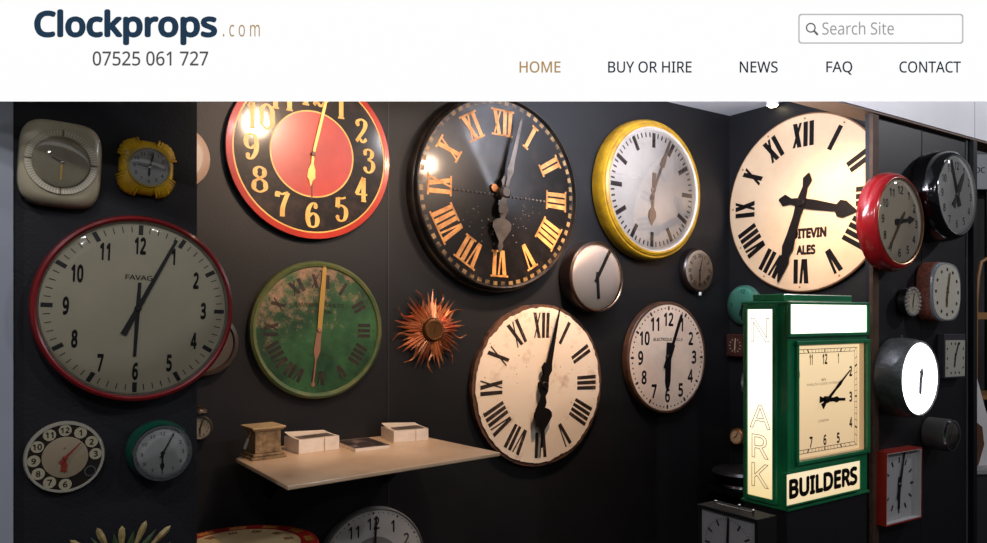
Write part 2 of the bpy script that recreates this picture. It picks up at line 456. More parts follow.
mb = MB(); ring2(mb, R0*.5, R0*.515, .058); arabic(mb, R0*.64, R0*.11, .058); mb.build('dial_lettering', mat('faded_gold', (140, 126, 84), .4), dl)
DK = mat('dark_hand', (24, 22, 20), .4)
BRASS = mat('brass_hand', (150, 122, 62), .3, .8)
hand(t, 'hour_hand', DK, 297, [(-.006, .001), (R0*.28, .0014), (R0*.32, 0.0003)], .060, .001)
hand(t, 'minute_hand', BRASS, 24, [(R0*.35, .0012), (R0*.55, .001)], .0612, .001)
hand(t, 'alarm_hand', BRASS, 181, [(0, .0022), (R0*.55, .0026)], .0590, .0008)
hub(t, .004, .0585, .065, CHROME); dome(t, R0*.79, .0665, .008)

# --- yellow lobed clock
D = .04
t, k = mount('wall_clock', 'small mustard yellow wall clock with four scalloped shell corners', 'clock', L, 149.5, 167.2, D, 3)
pts = []
for i in range(200):
    a = 2*pi*i/200; q = abs(((a/(pi/2)) % 1) - .5)*90             # degrees from the nearest corner
    c_, s_ = abs(cos(a)), abs(sin(a)); e_ = 3.6
    rr_ = 29.5/((c_**e_ + s_**e_)**(1/e_))
    if q < 23: rr_ += 1.6 + .7*abs(cos(q*pi/9))
    elif q < 29: rr_ -= 1.2
    pts.append((rr_*.93*cos(a), rr_*.93*sin(a)))
loops = [[(x*k*s*.93 - 1.5*k, -d, z*k*s) for x, z in pts] for d, s in ((0, .95), (.012, 1), (.022, .98), (.031, .88), (.036, .74))]
ye = mat('mustard_ceramic', (240, 194, 24), .3, c2=(204, 150, 14), scale=22, lo=.35, hi=.7, coat=.4)
MB().loft(loops).build('case', ye, t, smooth=50)
for c in range(4):
    mb = MB()
    for i in range(-4, 5):
        a = 45+90*c+i*6; r, tt = cw(a)
        mb.tube([((r[0]*q*.9-1.5)*k, -dd, r[1]*q*.96*k) for q, dd in ((24, .034), (28, .032), (32, .026), (34.5 - abs(i)*.5, .018))], [.0018, .0024, .0024, .0014], 6)
    mb.build('shell_corner', ye, t, smooth=60)
lathe_part(t, 'bezel', mat('yellow_bezel', (196, 170, 70), .3), [(20.5*k, .034), (20*k, .042), (18.5*k, .042), (18.2*k, .038)])
mb = MB(); disc(mb, 18.6*k, .0385); dl = mb.build('dial', mat('silver_dial', (196, 196, 192), .4, c2=(180, 180, 176), scale=5), t)
mb = MB(); arabic(mb, 14*k, 3.4*k, .0392, bold=.01); mb.build('dial_lettering', DK, dl)
hand(t, 'hour_hand', DK, 182, [(-3*k, .7*k), (3*k, 1.1*k), (7*k, 1.3*k), (10*k, .2*k)], .040, .001)
hand(t, 'minute_hand', DK, 12, [(-3*k, .6*k), (9*k, 1*k), (15.5*k, .2*k)], .0412, .001)
hand(t, 'alarm_hand', DK, 276, [(0, .3*k), (11*k, .3*k)], .0394, .0005)
hub(t, 1.2*k, .0388, .0435, CHROME); dome(t, 18.4*k, .044, .007)

# --- big red-rimmed dial clock
D = .06
t, k = mount('wall_clock', 'large red-rimmed office clock with cream dial and condensed numerals, on left panel', 'clock', L, 138, 308.5, D, 2.2)
RED = mat('red_enamel_rim', (124, 22, 26), .28, c2=(104, 16, 20), scale=6, coat=.5)
R0 = 90.5*k
lathe_part(t, 'case', RED, [(R0*.9, 0), (R0*1.0, .004), (R0*1.03, .03), (R0*1.03, .055), (R0*1.012, .07), (R0*.985, .073), (R0*.965, .07), (R0*.955, .058)])
lathe_part(t, 'inner_rim', mat('grey_inner_rim', (150, 150, 142), .4), [(R0*.958, .066), (R0*.94, .054)])
mb = MB(); disc(mb, R0*.955, .054); dl = mb.build('dial', mat('office_dial', (186, 178, 152), .45, c2=(174, 166, 140), scale=3), t)
mb = MB()
minutes(mb, R0*.84, R0*.905, .0022, .0548, skip_hours=True)
for i in range(12): radial_quad(mb, i*30, R0*.815, R0*.925, .011, .011, .0548)
mb.build('minute_markings', BLK, dl)
numerals(dl, BLK, lambda mb, n: arabic(mb, R0*.695, R0*.195, .0548, wf=.45, bold=.035, hours=[n]))
mb = MB(); put_text(mb, 'FAVAG', 0.0, 31*k, w=25*k, h=5*k, d=.0548, bold=.012); mb.build('lettering', BLK, dl)
hand(t, 'minute_hand', BLK, 25.2, [(-29*k, 3*k), (0, 2.3*k), (79*k, 1.4*k)], .0585, .0015)
hand(t, 'hour_hand', BLK, 181.5, [(-26*k, 1.6*k), (0, 2*k), (48*k, 1.5*k)], .056, .0015)
hub(t, 3.2*k, .055, .064, BLK); dome(t, R0*.95, .067, .012, glass_mat('dull_glass', refl=.02, rough=.05))

# --- telephone-dial clock
D = .02
t, k = mount('wall_clock', 'black and cream wall clock imitating a telephone finger dial', 'clock', L, 65.2, 457.3, D, 0)
R0 = 35.8*k
lathe_part(t, 'case', mat('phone_cream', (150, 146, 132), .35, coat=.2), [(R0*.95, 0), (R0, .006), (R0*1.0, .016), (R0*.97, .021), (R0*.915, .021), (R0*.905, .018)])
mb = MB(); disc(mb, R0*.915, .0183); dl = mb.build('dial', mat('phone_brown', (30, 25, 20), .25, coat=.4), t)
cream_d = mat('phone_number_cream', (158, 150, 124), .45)
for n, ang in ((12, 0), (1, 30), (2, 60), (3, 88), (6, 180), (7, 210), (8, 239), (9, 268), (10, 298), (11, 330)):
    r, _ = cw(ang); c = (r[0]*27*k, r[1]*27*k)
    mb = MB(); disc(mb, 5.7*k, .0194, 32, c); fd = mb.build('number_disc', cream_d, dl)
    nb = MB(); put_text(nb, str(n), c[0], c[1], h=5.8*k, d=.0199, bold=.02); nb.build('numeral', BLK, dl)
mb = MB(); mb.lathe([(20.5*k, .0185), (20.2*k, .0215), (19.4*k, .022), (0, .022)], 64); ce = mb.build('centre_plate', mat('phone_centre', (140, 126, 102), .4), t, smooth=30)
mb = MB(); put_text(mb, 'P', -.5*k, 9*k, h=2.5*k, d=.0224); mb.build('lettering', DK, ce)
lathe_part(t, 'finger_stop', CHROME, [(5.5*k, .0192), (5.4*k, .0215), (4.2*k, .0215), (4.1*k, .0192)], 32, c=(22*k, -16*k))
RH = mat('rust_red_hand', (126, 40, 26), .4)
hand(t, 'minute_hand', RH, 44, [(-7*k, 1.6*k), (4*k, 1*k), (10*k, .8*k), (20*k, .3*k)], .0258, .001)
hand(t, 'hour_hand', RH, 187, [(0, 1.2*k), (4*k, 1.2*k), (7*k, 2.6*k), (14*k, 2.6*k)], .0236, .001)
hub(t, 2.2*k, .0225, .0285, RH)

# --- green cased alarm-style clock
D = .085
t, k = mount('wall_clock', 'round green deep-cased wall clock with chrome rim, lower right of left panel', 'clock', L, 162.8, 453, D, 0)
GRN = mat('green_enamel_case', (16, 82, 60), .3, c2=(12, 66, 48), scale=6, coat=.4)
R0 = 27.5*k
lathe_part(t, 'case', GRN, [(R0*.95, 0), (R0*1.1, .008), (R0*1.12, .03), (R0*1.06, .06), (R0*.98, .08)])
lathe_part(t, 'bezel', CHROME, [(R0*.97, .078), (R0*1.02, .083), (R0*1.0, .089), (R0*.93, .089), (R0*.91, .082)])
mb = MB(); disc(mb, R0*.93, .0815); dl = mb.build('dial', mat('pale_dial', (166, 168, 164), .45), t)
mb = MB(); arabic(mb, R0*.7, R0*.13, .0822, bold=.005); minutes(mb, R0*.85, R0*.88, .001, .0822); mb.build('dial_lettering', DK, dl)
hand(t, 'minute_hand', BLK, 28, [(-5*k, .6*k), (0, .9*k), (22*k, .4*k)], .086, .001)
hand(t, 'hour_hand', BLK, 182, [(0, .8*k), (9*k, .7*k), (12*k, 2*k), (15*k, 1.2*k), (17*k, .3*k)], .0842, .001)
hub(t, 2*k, .0825, .0885, BLK); dome(t, R0*.92, .089, .008)

# --- spiky flower clock at the bottom of the left panel
t, k = mount('flower_clock', 'starburst ornament of pale petals and green leaves at bottom of left panel', 'clock', L, 122, 578, .04, 0)
lathe_part(t, 'body', mat('dark_brass', (70, 58, 30), .4, .5), [(20*k, 0), (22*k, .02), (18*k, .045), (0, .05)], 48)
pm = mat('pale_petal', (176, 158, 104), .5, c2=(130, 108, 66), scale=20); gm = mat('leaf_green', (58, 76, 40), .5, c2=(44, 60, 34), scale=20)
for i in range(32):
    a = i*11.25 + (2 if i % 2 else 0); r, tt = cw(a); big = i % 2 == 0
    ln = (58 - 6*cos(4*radians(a)) if big else 50 - 5*cos(4*radians(a)))*k; w = (3.3 if big else 3.8)*k; pr = []
    prof = ((16*k, .25), (ln*.55, .5), (ln*.82, 1), (ln*.94, .8), (ln, .1)) if big else ((16*k, .4), (ln*.6, 1), (ln*.8, .7), (ln, .05))
    loops = []
    for q, f in prof:
        y = .022 + .016*(q/ln); ww = w*f
        loops.append([(r[0]*q-tt[0]*ww, -y, r[1]*q-tt[1]*ww), (r[0]*q, -y-.008*f, r[1]*q), (r[0]*q+tt[0]*ww, -y, r[1]*q+tt[1]*ww), (r[0]*q, -y+.002, r[1]*q)])
    MB().loft(loops).build('petal' if big else 'leaf', pm if big else gm, t)

# ================================================================== MAIN WALL
# --- plain cream dome behind the left panel
t, k = mount('wall_clock', 'pale domed wall clock half hidden behind the top of left panel', 'clock', M, 176, 156, .03, 0)
R0 = 34*k
lathe_part(t, 'case', mat('pinkish_cream', (176, 152, 134), .4), [(R0*.97, 0), (R0, .012), (R0*.96, .03), (R0*.8, .042), (R0*.72, .044)])
mb = MB(); disc(mb, R0*.73, .0435); mb.build('dial', mat('pinkish_dial', (190, 176, 160), .45), t)
hand(t, 'hour_hand', DK, 180, [(0, 1*k), (12*k, .6*k)], .0445, .001); hand(t, 'minute_hand', DK, 20, [(0, 1*k), (20*k, .5*k)], .046, .001)

# --- dull brown clock behind the red-rimmed one
t, k = mount('wall_clock', 'brownish round wall clock mostly hidden behind the large red-rimmed clock', 'clock', M, 205, 343, .04, 0)
R0 = 34*k
lathe_part(t, 'case', mat('brown_grey_case', (56, 44, 38), .45, c2=(42, 34, 30), scale=8), [(R0*.95, 0), (R0, .02), (R0*.95, .045), (R0*.84, .05), (R0*.8, .042)])
mb = MB(); disc(mb, R0*.82, .042); mb.build('dial', mat('grey_beige_dial', (70, 62, 54), .5), t)
hand(t, 'hour_hand', DK, 150, [(0, 1*k), (14*k, .6*k)], .043, .001); hand(t, 'minute_hand', DK, 60, [(0, 1*k), (23*k, .5*k)], .0445, .001)

# --- small silver bell alarm clock
t, k = mount('alarm_clock', 'small silver alarm clock with domed bell, beside the left panel edge', 'clock', M, 200, 428, .05, 0)
R0 = 13*k
lathe_part(t, 'case', mat('tarnished_silver', (120, 116, 108), .3, .8), [(R0*.9, 0), (R0, .01), (R0*.97, .045), (R0*.85, .052), (R0*.8, .046)], 48)
mb = MB(); disc(mb, R0*.83, .046, 48); dl = mb.build('dial', mat('tarnished_dial', (128, 120, 104), .4, c2=(90, 84, 72), scale=30), t)
mb = MB(); arabic(mb, R0*.6, R0*.2, .0466); mb.build('dial_lettering', DK, dl)
MB().vlathe([(R0*.8, R0*1.15), (R0*.75, R0*1.4), (R0*.4, R0*1.65), (0, R0*1.7)], 32, (0, -.025)).build('bell', mat('dark_bronze', (52, 42, 34), .35, .6), t, smooth=60)
MB().tube([(0, -.025, R0*.9), (0, -.025, R0*1.5)], .004).build('bell_post', CHROME, t)
hand(t, 'hour_hand', DK, 180, [(0, 1*k), (6*k, .5*k)], .047, .001); hand(t, 'minute_hand', DK, 20, [(0, .8*k), (9*k, .4*k)], .0485, .001)

# --- big red and black painted dial
D = .036
t, k = mount('clock_dial', 'large black painted dial with red rim, red centre and gold figures', 'clock', M, 313, 154, D, 0, gap=-.014)
R0 = 85*k
ORR = mat('orange_red_paint', (200, 62, 44), .32, c2=(160, 40, 30), scale=4, lo=.35, hi=.75, coat=.8)
bkp = mat('worn_black_paint', (18, 12, 11), .42, c2=(64, 46, 38), scale=16, lo=.48, hi=.78, coat=.55, detail=9, spec=.2)
yl = mat('yellow_gold_paint', (240, 192, 98), .4, c2=(220, 164, 76), scale=12)
lathe_part(t, 'drum', BLK, [(R0*.985, .016), (R0*1.0, .018), (R0*1.0, .043), (R0*.9, .045)])
lathe_part(t, 'rim', ORR, [(R0*1.0, .0431), (R0*.995, .048), (R0*.93, .05), (R0*.925, .0475)])
mb = MB(); disc(mb, R0*.93, .048); dl = mb.build('dial', bkp, t)
mb = MB(); ring2(mb, R0*.912, R0*.93, .0488); ring2(mb, R0*.495, R0*.512, .0488); mb.build('ring_lines', yl, dl)
mb = MB(); disc(mb, R0*.5, .0485); mb.build('centre_disc', ORR, dl)
numerals(dl, yl, lambda mb, n: fat_figure(mb, str(n), cw(n*30)[0][0]*R0*.715, cw(n*30)[0][1]*R0*.715, R0*.285, .049, thick=.36, thin=.11, wf=.82))
gl = mat('gilded_hand', (226, 176, 104), .3, .5)
hand(t, 'minute_hand', gl, 13.5, [(-4*k, 1.2*k), (10*k, 1.4*k), (55*k, 1.5*k), (58*k, 3.4*k), (66*k, .2*k)], .054, .002)
hand(t, 'hour_hand', gl, 185, [(0, 1.3*k), (10*k, 1.2*k), (16*k, 3.6*k), (24*k, 4.2*k), (27*k, 1.6*k), (32*k, .6*k)], .0515, .002)
hand(t, 'counterweight', mat('dark_rust', (92, 50, 34), .5), 181.5, [(0, .8*k), (45*k, .6*k)], .0495, .001)
hub(t, 2.6*k, .049, .059, mat('rust_hub', (110, 66, 44), .4))

# --- green weathered dial
D = .035
t, k = mount('clock_dial', 'weathered green round dial with flaking paint and pale gold minute hand', 'clock', M, 319.5, 330, D, 1.5)
R0 = 69.3*k
m = mat('weathered_green', (16, 50, 26), .42, c2=(52, 100, 56), scale=7, lo=.38, hi=.72, coat=.3)
nt = m.node_tree; b = nt.nodes['Principled BSDF']
tc = nt.nodes.new('ShaderNodeTexCoord'); n1 = nt.nodes.new('ShaderNodeTexNoise'); n1.inputs['Scale'].default_value = 26; n1.inputs['Detail'].default_value = 8
n1.inputs['Roughness'].default_value = .7
sep = nt.nodes.new('ShaderNodeSeparateXYZ'); nt.links.new(tc.outputs['Object'], sep.inputs[0]); nt.links.new(tc.outputs['Object'], n1.inputs['Vector'])
def math_node(op, a=None, bb=None, va=0, vb=0, clamp=False):
    n = nt.nodes.new('ShaderNodeMath'); n.operation = op; n.use_clamp = clamp
    if a is not None: nt.links.new(a, n.inputs[0])
    else: n.inputs[0].default_value = va
    if bb is not None: nt.links.new(bb, n.inputs[1])
    else: n.inputs[1].default_value = vb
    return n.outputs[0]
u_ = math_node('MULTIPLY', sep.outputs[2], vb=1.1/R0); v_ = math_node('MULTIPLY', sep.outputs[0], vb=-.55/R0)
w_ = math_node('ADD', u_, v_); w_ = math_node('MULTIPLY', w_, vb=.17); w_ = math_node('ADD', w_, n1.outputs['Fac'])
rp = nt.nodes.new('ShaderNodeValToRGB'); rp.color_ramp.elements[0].position = .56; rp.color_ramp.elements[1].position = .76
nt.links.new(w_, rp.inputs['Fac'])
mx = nt.nodes.new('ShaderNodeMix'); mx.data_type = 'RGBA'; mx.inputs[7].default_value = (*lin((146, 116, 92)), 1)
src = b.inputs['Base Color'].links[0].from_socket
nt.links.new(rp.outputs['Color'], mx.inputs[0]); nt.links.new(src, mx.inputs[6]); nt.links.new(mx.outputs[2], b.inputs['Base Color'])
rimg = mat('green_gilt_rim', (78, 98, 62), .35, .3, c2=(112, 114, 72), scale=10)
lathe_part(t, 'rim', rimg, [(R0*.97, 0), (R0*1.0, .008), (R0*.99, .03), (R0*.955, .038), (R0*.92, .036), (R0*.905, .029)])
mb = MB(); disc(mb, R0*.93, .0295); dl = mb.build('dial', m, t)
numerals(dl, mat('dark_brown_numerals', (28, 18, 10), .5, c2=(70, 50, 32), scale=24, lo=.5, hi=.75), lambda mb, h: roman(mb, h, R0*.60, R0*.80, .0302, .0145, .006, .007, vw=2.2))
mb = MB(); minutes(mb, R0*.84, R0*.86, .0022, .0302, wh=.004, dots=True); mb.build('minute_markings', mat('faded_dots', (36, 46, 24), .5), dl)
mb = MB(); put_text(mb, 'CAMERER CUSS & CO', 0, R0*.36, w=R0*.74, h=R0*.055, d=.0302, bold=.01); ft = mat('faded_text', (30, 34, 18), .5); mb.build('lettering', ft, dl); mb = MB(); put_text(mb, 'LONDON', 0, R0*.26, w=R0*.36, h=R0*.05, d=.0302, bold=.01)
mb.build('lettering', ft, dl); mb = MB(); put_text(mb, 'LONDON', 0, -R0*.36, w=R0*.28, h=R0*.04, d=.0302)
mb.build('lettering', ft, dl)
hand(t, 'minute_hand', mat('ochre_hand', (176, 142, 72), .4, .3), 3.5, [(0, 2.4*k), (6*k, 2.4*k), (30*k, 2.6*k), (62*k, 2*k), (64*k, .6*k)], .0335, .0015)
hand(t, 'hour_hand', mat('pinkish_brown_hand', (132, 92, 70), .5), 185.5, [(-4*k, 2.2*k), (10*k, 2.8*k), (22*k, 3.4*k), (30*k, .8*k), (52*k, .8*k), (54*k, 2*k), (57*k, 1.2*k)], .031, .0015)
hub(t, 2.4*k, .03, .038, mat('pinkish_hub', (150, 110, 84), .4))

# --- copper sunburst clock
t, k = mount('sunburst_clock', 'small copper sunburst wall clock with wavy and straight rays', 'clock', M, 432, 330, .035, 0)
cop = mat('copper_rays', (230, 160, 116), .3, .95, c2=(168, 86, 62), scale=14)
dcop = mat('bronze_centre', (86, 54, 26), .35, .7)
def ray(a, r0, r1, w, wavy, parent):
    r, tt = cw(a); loops = []
    N = 12 if wavy else 3
    for i in range(N+1):
        q = i/N; rad = r0+(r1-r0)*q
        off = (sin(q*pi*2.2)*3.6*k*q**.5 * (1 if wavy > 0 else -1)) if wavy else 0
        ww = w*(1-q)**.75 + .0006
        if wavy: ww = w*(1-.75*q)
        y = .030 - .012*q
        c = (r[0]*rad+tt[0]*off, r[1]*rad+tt[1]*off)
        loops.append([(c[0]-tt[0]*ww, -y, c[1]-tt[1]*ww), (c[0], -y-ww*1.0, c[1]), (c[0]+tt[0]*ww, -y, c[1]+tt[1]*ww), (c[0], -y+.002, c[1])])
    MB().loft(loops).build('wavy_ray' if wavy else 'ray', cop, parent)
for i in range(9): ray(i*40+20, 12*k, 43*k, 2.4*k, 1 if i % 2 else -1, t)
for i in range(9):
    for j, ln in ((8, 30), (16, 38), (24, 41), (32, 33)): ray(i*40+20+j, 12*k, ln*k, 2.7*k, 0, t)
lathe_part(t, 'centre_disc', dcop, [(15*k, 0), (15*k, .02), (14.5*k, .036), (12*k, .04), (0, .04)], 48)
lathe_part(t, 'case', dcop, [(12*k, .04), (11*k, .052), (9.8*k, .054)], 48)
lathe_part(t, 'bezel', mat('polished_copper', (206, 140, 84), .2, .9), [(9.9*k, .052), (9.8*k, .059), (8.3*k, .059), (8*k, .055)], 48)
mb = MB(); disc(mb, 8.4*k, .0555, 48); mb.build('dial', mat('bronze_dial', (96, 62, 26), .35, .5), t)
hand(t, 'hour_hand', DK, 184, [(0, .5*k), (4*k, .3*k)], .056, .0006); hand(t, 'minute_hand', DK, 15, [(0, .4*k), (6.5*k, .2*k)], .057, .0006)

# --- great black turret dial
D = .07
t, k = mount('turret_clock_dial', 'great black turret dial with gilt roman numerals and blocked minute ring', 'clock', M, 501.5, 193, D, 1.4)
R0 = 99.5*k
blkd = mat('turret_black', (16, 13, 12), .3, c2=(46, 37, 32), scale=9, lo=.5, hi=.82, coat=.3, detail=8, spec=.3)
mold = mat('turret_moulding', (22, 19, 18), .3, c2=(46, 38, 32), scale=12, coat=.4)
lathe_part(t, 'rim', mold, [(R0*.98, 0), (R0*1.0, .006), (R0*1.0, .03), (R0*.985, .04), (R0*.97, .044), (R0*.975, .06), (R0*.968, .074), (R0*.955, .078), (R0*.945, .07), (R0*.935, .062)], 128)
mb = MB(); disc(mb, R0*.94, .063, 128); dl = mb.build('dial', blkd, t)
numerals(dl, GOLD, lambda mb, h: roman(mb, h, R0*.575, R0*.845, .0643, .0185, .008, .0085, serif=.009, vw=2.4, taper=1.12))
mb = MB()
for i in range(60):
    radial_quad(mb, i*6+3, R0*.89, R0*.93, R0*.05, R0*.053, .0643)
mb.build('minute_markings', mat('worn_gilt_blocks', (150, 118, 74), .4, .2, c2=(58, 44, 30), scale=14, lo=.42, hi=.6), dl)
mb = MB()
for i in range(-11, 12):
    mb.lathe([(.0062, .063), (.005, .068), (0, .0695)], 10, (i*R0*.05, -.012))
mb.build('rivets', mat('rivet_grey', (96, 88, 82), .3, .4), dl)
mb = MB()
for _ in range(46):
    a = random.uniform(100, 260); q = random.uniform(.3, .55)*R0; r, _t = cw(a); disc(mb, random.uniform(.001, .003), .0644, 8, (r[0]*q, r[1]*q))
mb.build('stains', mat('paint_chips', (140, 128, 116), .6), dl)
hg = mat('hand_grey', (98, 90, 84), .35, .4, c2=(70, 64, 60), scale=18)
hand(t, 'minute_hand', hg, 13.2, [(-22*k, 2.8*k), (-14*k, 4.5*k), (-6*k, 2.4*k), (14*k, 2*k), (22*k, 4*k), (30*k, 2.8*k), (74*k, 1.5*k), (78*k, .4*k)], .100, .003)
hand(t, 'hour_hand', hg, 184, [(-16*k, 2.5*k), (-11*k, 5*k), (-4*k, 2.4*k), (10*k, 2.4*k), (17*k, 6*k), (26*k, 2.2*k), (28*k, 8*k), (31*k, 11*k), (36*k, 11*k), (43*k, 6.5*k), (50*k, 2*k), (54*k, 3.2*k), (60*k, .6*k)], .092, .003)
hub(t, 6.4*k, .064, .11, hg); 
lathe_part(t, 'boss', mat('brass_boss', (150, 96, 52), .35, .7), [(4*k, .064), (4*k, .074), (0, .075)], 24, c=(-9*k, 4*k))

# --- yellow station clock
D = .08
t, k = mount('station_clock', 'large yellow-cased round station clock with black bar markers', 'clock', M, 654.5, 189.5, D, 1.6, gap=-.02)
R0 = 71*k; Fc = 60.5*k
yel = mat('worn_yellow_paint', (172, 130, 18), .42, c2=(118, 82, 16), scale=16, lo=.42, hi=.78, detail=9, coat=.15)
lathe_part(t, 'case', yel, [(R0*.96, .023), (R0*1.0, .03), (R0*1.0, .06), (R0*.985, .085), (R0*.96, .098), (R0*.935, .098), (R0*.93, .104), (R0*.90, .112), (R0*.875, .108)])
lathe_part(t, 'inner_rim', mat('white_inner_rim', (196, 186, 176), .4), [(R0*.88, .109), (Fc*.985, .088)])
mb = MB(); disc(mb, Fc, .088); dl = mb.build('dial', mat('station_dial', (160, 152, 145), .4, c2=(146, 138, 131), scale=4), t)
mb = MB()
minutes(mb, Fc*.865, Fc*.945, Fc*.028, .0888, skip_hours=True)
for i in range(12): radial_quad(mb, i*30, Fc*.70, Fc*.945, Fc*.075, Fc*.075, .0888)
mb.build('minute_markings', mat('marker_brown_black', (34, 24, 22), .4), dl)
hb = mat('grey_brown_hand', (98, 80, 70), .35, .2)
hand(t, 'minute_hand', hb, 23, [(-12*k, 1.6*k), (0, 1.6*k), (26*k, 1.4*k), (27*k, 3.4*k), (34*k, 3.2*k), (38*k, 2.2*k), (57*k, .8*k)], .097, .002)
hand(t, 'hour_hand', hb, 183, [(-17*k, 2.6*k), (0, 1.8*k), (18*k, 1.8*k), (22*k, 5*k), (27*k, 5.6*k), (34*k, 1.5*k), (36*k, .5*k)], .093, .002)
hub(t, 3*k, .0885, .102, hb); dome(t, Fc*1.0, .103, .003, glass_mat('bright_glass', refl=.07, rough=.03))

# --- dark brown clock with blank silvered dial
D = .085
t, k = mount('wall_clock', 'round dark brown wall clock with blank silvered dial', 'clock', M, 597, 277, D, 0)
R0 = 36*k; Fc = 33*k
lathe_part(t, 'case', DKBROWN, [(R0*.96, 0), (R0*1.0, .008), (R0*1.0, .07), (R0*.99, .084), (R0*.955, .09), (R0*.93, .086)])
lathe_part(t, 'bezel', mat('thin_gilt', (170, 130, 96), .25, .8), [(R0*.94, .086), (R0*.925, .091), (R0*.905, .088)])
mb = MB(); mb.lathe([(Fc*1.0, .079), (Fc*.8, .0815), (Fc*.5, .0838), (Fc*.25, .0848), (0, .085)], 72); mb.build('dial', mat('brushed_silver_dial', (232, 212, 196), .36, .5), t, smooth=60)
hand(t, 'minute_hand', DKBROWN, 31, [(-6*k, 1.6*k), (0, 1.8*k), (31*k, 1.8*k)], .0895, .002)
hand(t, 'hour_hand', DKBROWN, 176, [(-5*k, 1.6*k), (0, 1.8*k), (22*k, 1.6*k)], .0868, .002)
hub(t, 2.2*k, .0845, .0925, DKBROWN); dome(t, Fc, .0898, .012)

# --- small wooden roman clock with paper tag
D = .04
t, k = mount('wall_clock', 'small dark wooden wall clock with roman numerals beneath the yellow station clock', 'clock', M, 699.5, 270.3, D, 0)
R0 = 22.8*k; Fc = 19.8*k
lathe_part(t, 'case', DKBROWN, [(R0*.97, 0), (R0*1.0, .006), (R0*1.0, .024), (R0*.96, .036), (R0*.9, .042), (R0*.87, .04)])
mb = MB(); disc(mb, Fc, .0395); dl = mb.build('dial', mat('cream_grey_dial', (168, 152, 134), .45), t)
mb = MB()
for h in range(12): roman(mb, h, Fc*.62, Fc*.84, .0402, .0052, .0025, .0022, vw=2.3)
mb.build('dial_lettering', DK, dl)
hand(t, 'minute_hand', DK, 16, [(-4*k, .6*k), (0, .7*k), (16*k, .3*k)], .0425, .001); hand(t, 'hour_hand', DK, 181, [(0, .8*k), (8*k, 1.3*k), (15*k, .4*k)], .041, .001)
hub(t, 1.3*k, .04, .045, DK); dome(t, Fc, .043, .006)
mb = MB().box(-1.8*k, 1.8*k, -.043, -.042, -R0-2.2*k, -R0+1.2*k); mb.build('paper_tag', mat('white_paper', (226, 226, 222), .7), t)

# --- tattered white enamel dial
D = .03
t, k = mount('clock_dial', 'large battered white dial with roman numerals, spade hands and chipped edge', 'clock', M, 541, 385, D, .5)
R0 = 80.5*k
def jag(r, amp, n, seed):
    rnd = random.Random(seed); ph = [rnd.uniform(0, 6.28) for _ in range(8)]; fr = [5, 9, 14, 23, 37, 51, 3, 67]
    out = []
    for i in range(n):
        a = 2*pi*i/n; q = sum(sin(f*a+p)/(f**.35) for f, p in zip(fr, ph))/3
        out.append((r*(1 - amp*abs(q))*cos(a), r*(1 - amp*abs(q))*sin(a)))
    return out
MB().prism(jag(R0*1.01, .022, 160, 3), 0, .024).build('backing_board', mat('rusted_brown_edge', (92, 58, 38), .7, c2=(54, 32, 22), scale=20), t)
wd = mat('aged_white_enamel', (226, 208, 186), .4, c2=(176, 142, 114), scale=10, lo=.56, hi=.8, detail=9, coat=.2)
dl = MB().prism(jag(R0*.97, .04, 200, 8), .0243, .0285).build('dial', wd, t)
numerals(dl, mat('worn_brown_black', (36, 24, 18), .5, c2=(110, 84, 66), scale=40, lo=.55, hi=.75), lambda mb, h: roman(mb, h, R0*.585, R0*.90, .0292, .0175, .007, .0075, vw=2.3, taper=1.12))
mb = MB()
rs = random.Random(4)
for _ in range(70):
    a = rs.uniform(0, 360); q = R0*sqrt(rs.random())*.95; r, _t = cw(a); s_ = rs.uniform(.001, .0035)
    mb.poly([(r[0]*q+s_*cos(j)*rs.uniform(.5, 1.2), r[1]*q+s_*sin(j)*rs.uniform(.5, 1.2)) for j in range(6)], .0291)
mb.build('stains', mat('rust_chips', (120, 80, 60), .7), dl)
hk = mat('hand_black', (18, 14, 14), .5, spec=.15)
hand(t, 'minute_hand', hk, 13.5, [(-42*k, 1*k), (-36*k, 3.4*k), (-26*k, 6*k), (-16*k, 3*k), (-8*k, 2.4*k), (0, 4.5*k), (10*k, 3*k), (16*k, 5.2*k), (24*k, 3.4*k), (78*k, .7*k)], .0575, .0025)
hand(t, 'hour_hand', hk, 182, [(-23*k, .6*k), (-18*k, 4*k), (-12*k, 2*k), (-7*k, 4.5*k), (0, 6*k), (6*k, 5.5*k), (11*k, 2.4*k), (17*k, 4*k), (22*k, 2.4*k), (24*k, 8*k), (27*k, 11*k), (31*k, 11.5*k), (37*k, 8*k), (43*k, 3.4*k), (48*k, 1.8*k), (62*k, .8*k)], .050, .0025)
hub(t, 4.4*k, .0286, .065, hk)

# --- wooden-rimmed electric clock
D = .045
t, k = mount('wall_clock', 'brown-rimmed round cream clock with arabic numerals and dotted minutes', 'clock', M, 668, 357.5, D, 1.2)
R0 = 56*k; Fc = 53*k
lathe_part(t, 'case', mat('oak_brown', (96, 62, 42), .45, c2=(64, 40, 28), scale=12), [(R0*.98, 0), (R0*1.0, .006), (R0*1.0, .04), (R0*.985, .046), (R0*.955, .047), (R0*.945, .043)])
mb = MB(); disc(mb, Fc*1.01, .043); dl = mb.build('dial', mat('cream_pink_dial', (232, 206, 182), .4, c2=(220, 190, 166), scale=3), t)
mb = MB(); minutes(mb, Fc*.93, Fc*.93, Fc*.017, .0438, wh=Fc*.026, dots=True); 
for i in range(12): radial_quad(mb, i*30, Fc*.89, Fc*.97, Fc*.04, Fc*.04, .0439)
mb.build('minute_markings', DK, dl)
numerals(dl, DK, lambda mb, n: arabic(mb, Fc*.72, Fc*.26, .0438, wf=.74, bold=.025, hours=[n]))
mb = MB(); put_text(mb, 'ELECTRIQUE BRILLE', 0, Fc*.335, w=Fc*.78, h=Fc*.07, d=.0438, bold=.012); mb.build('lettering', DK, dl)
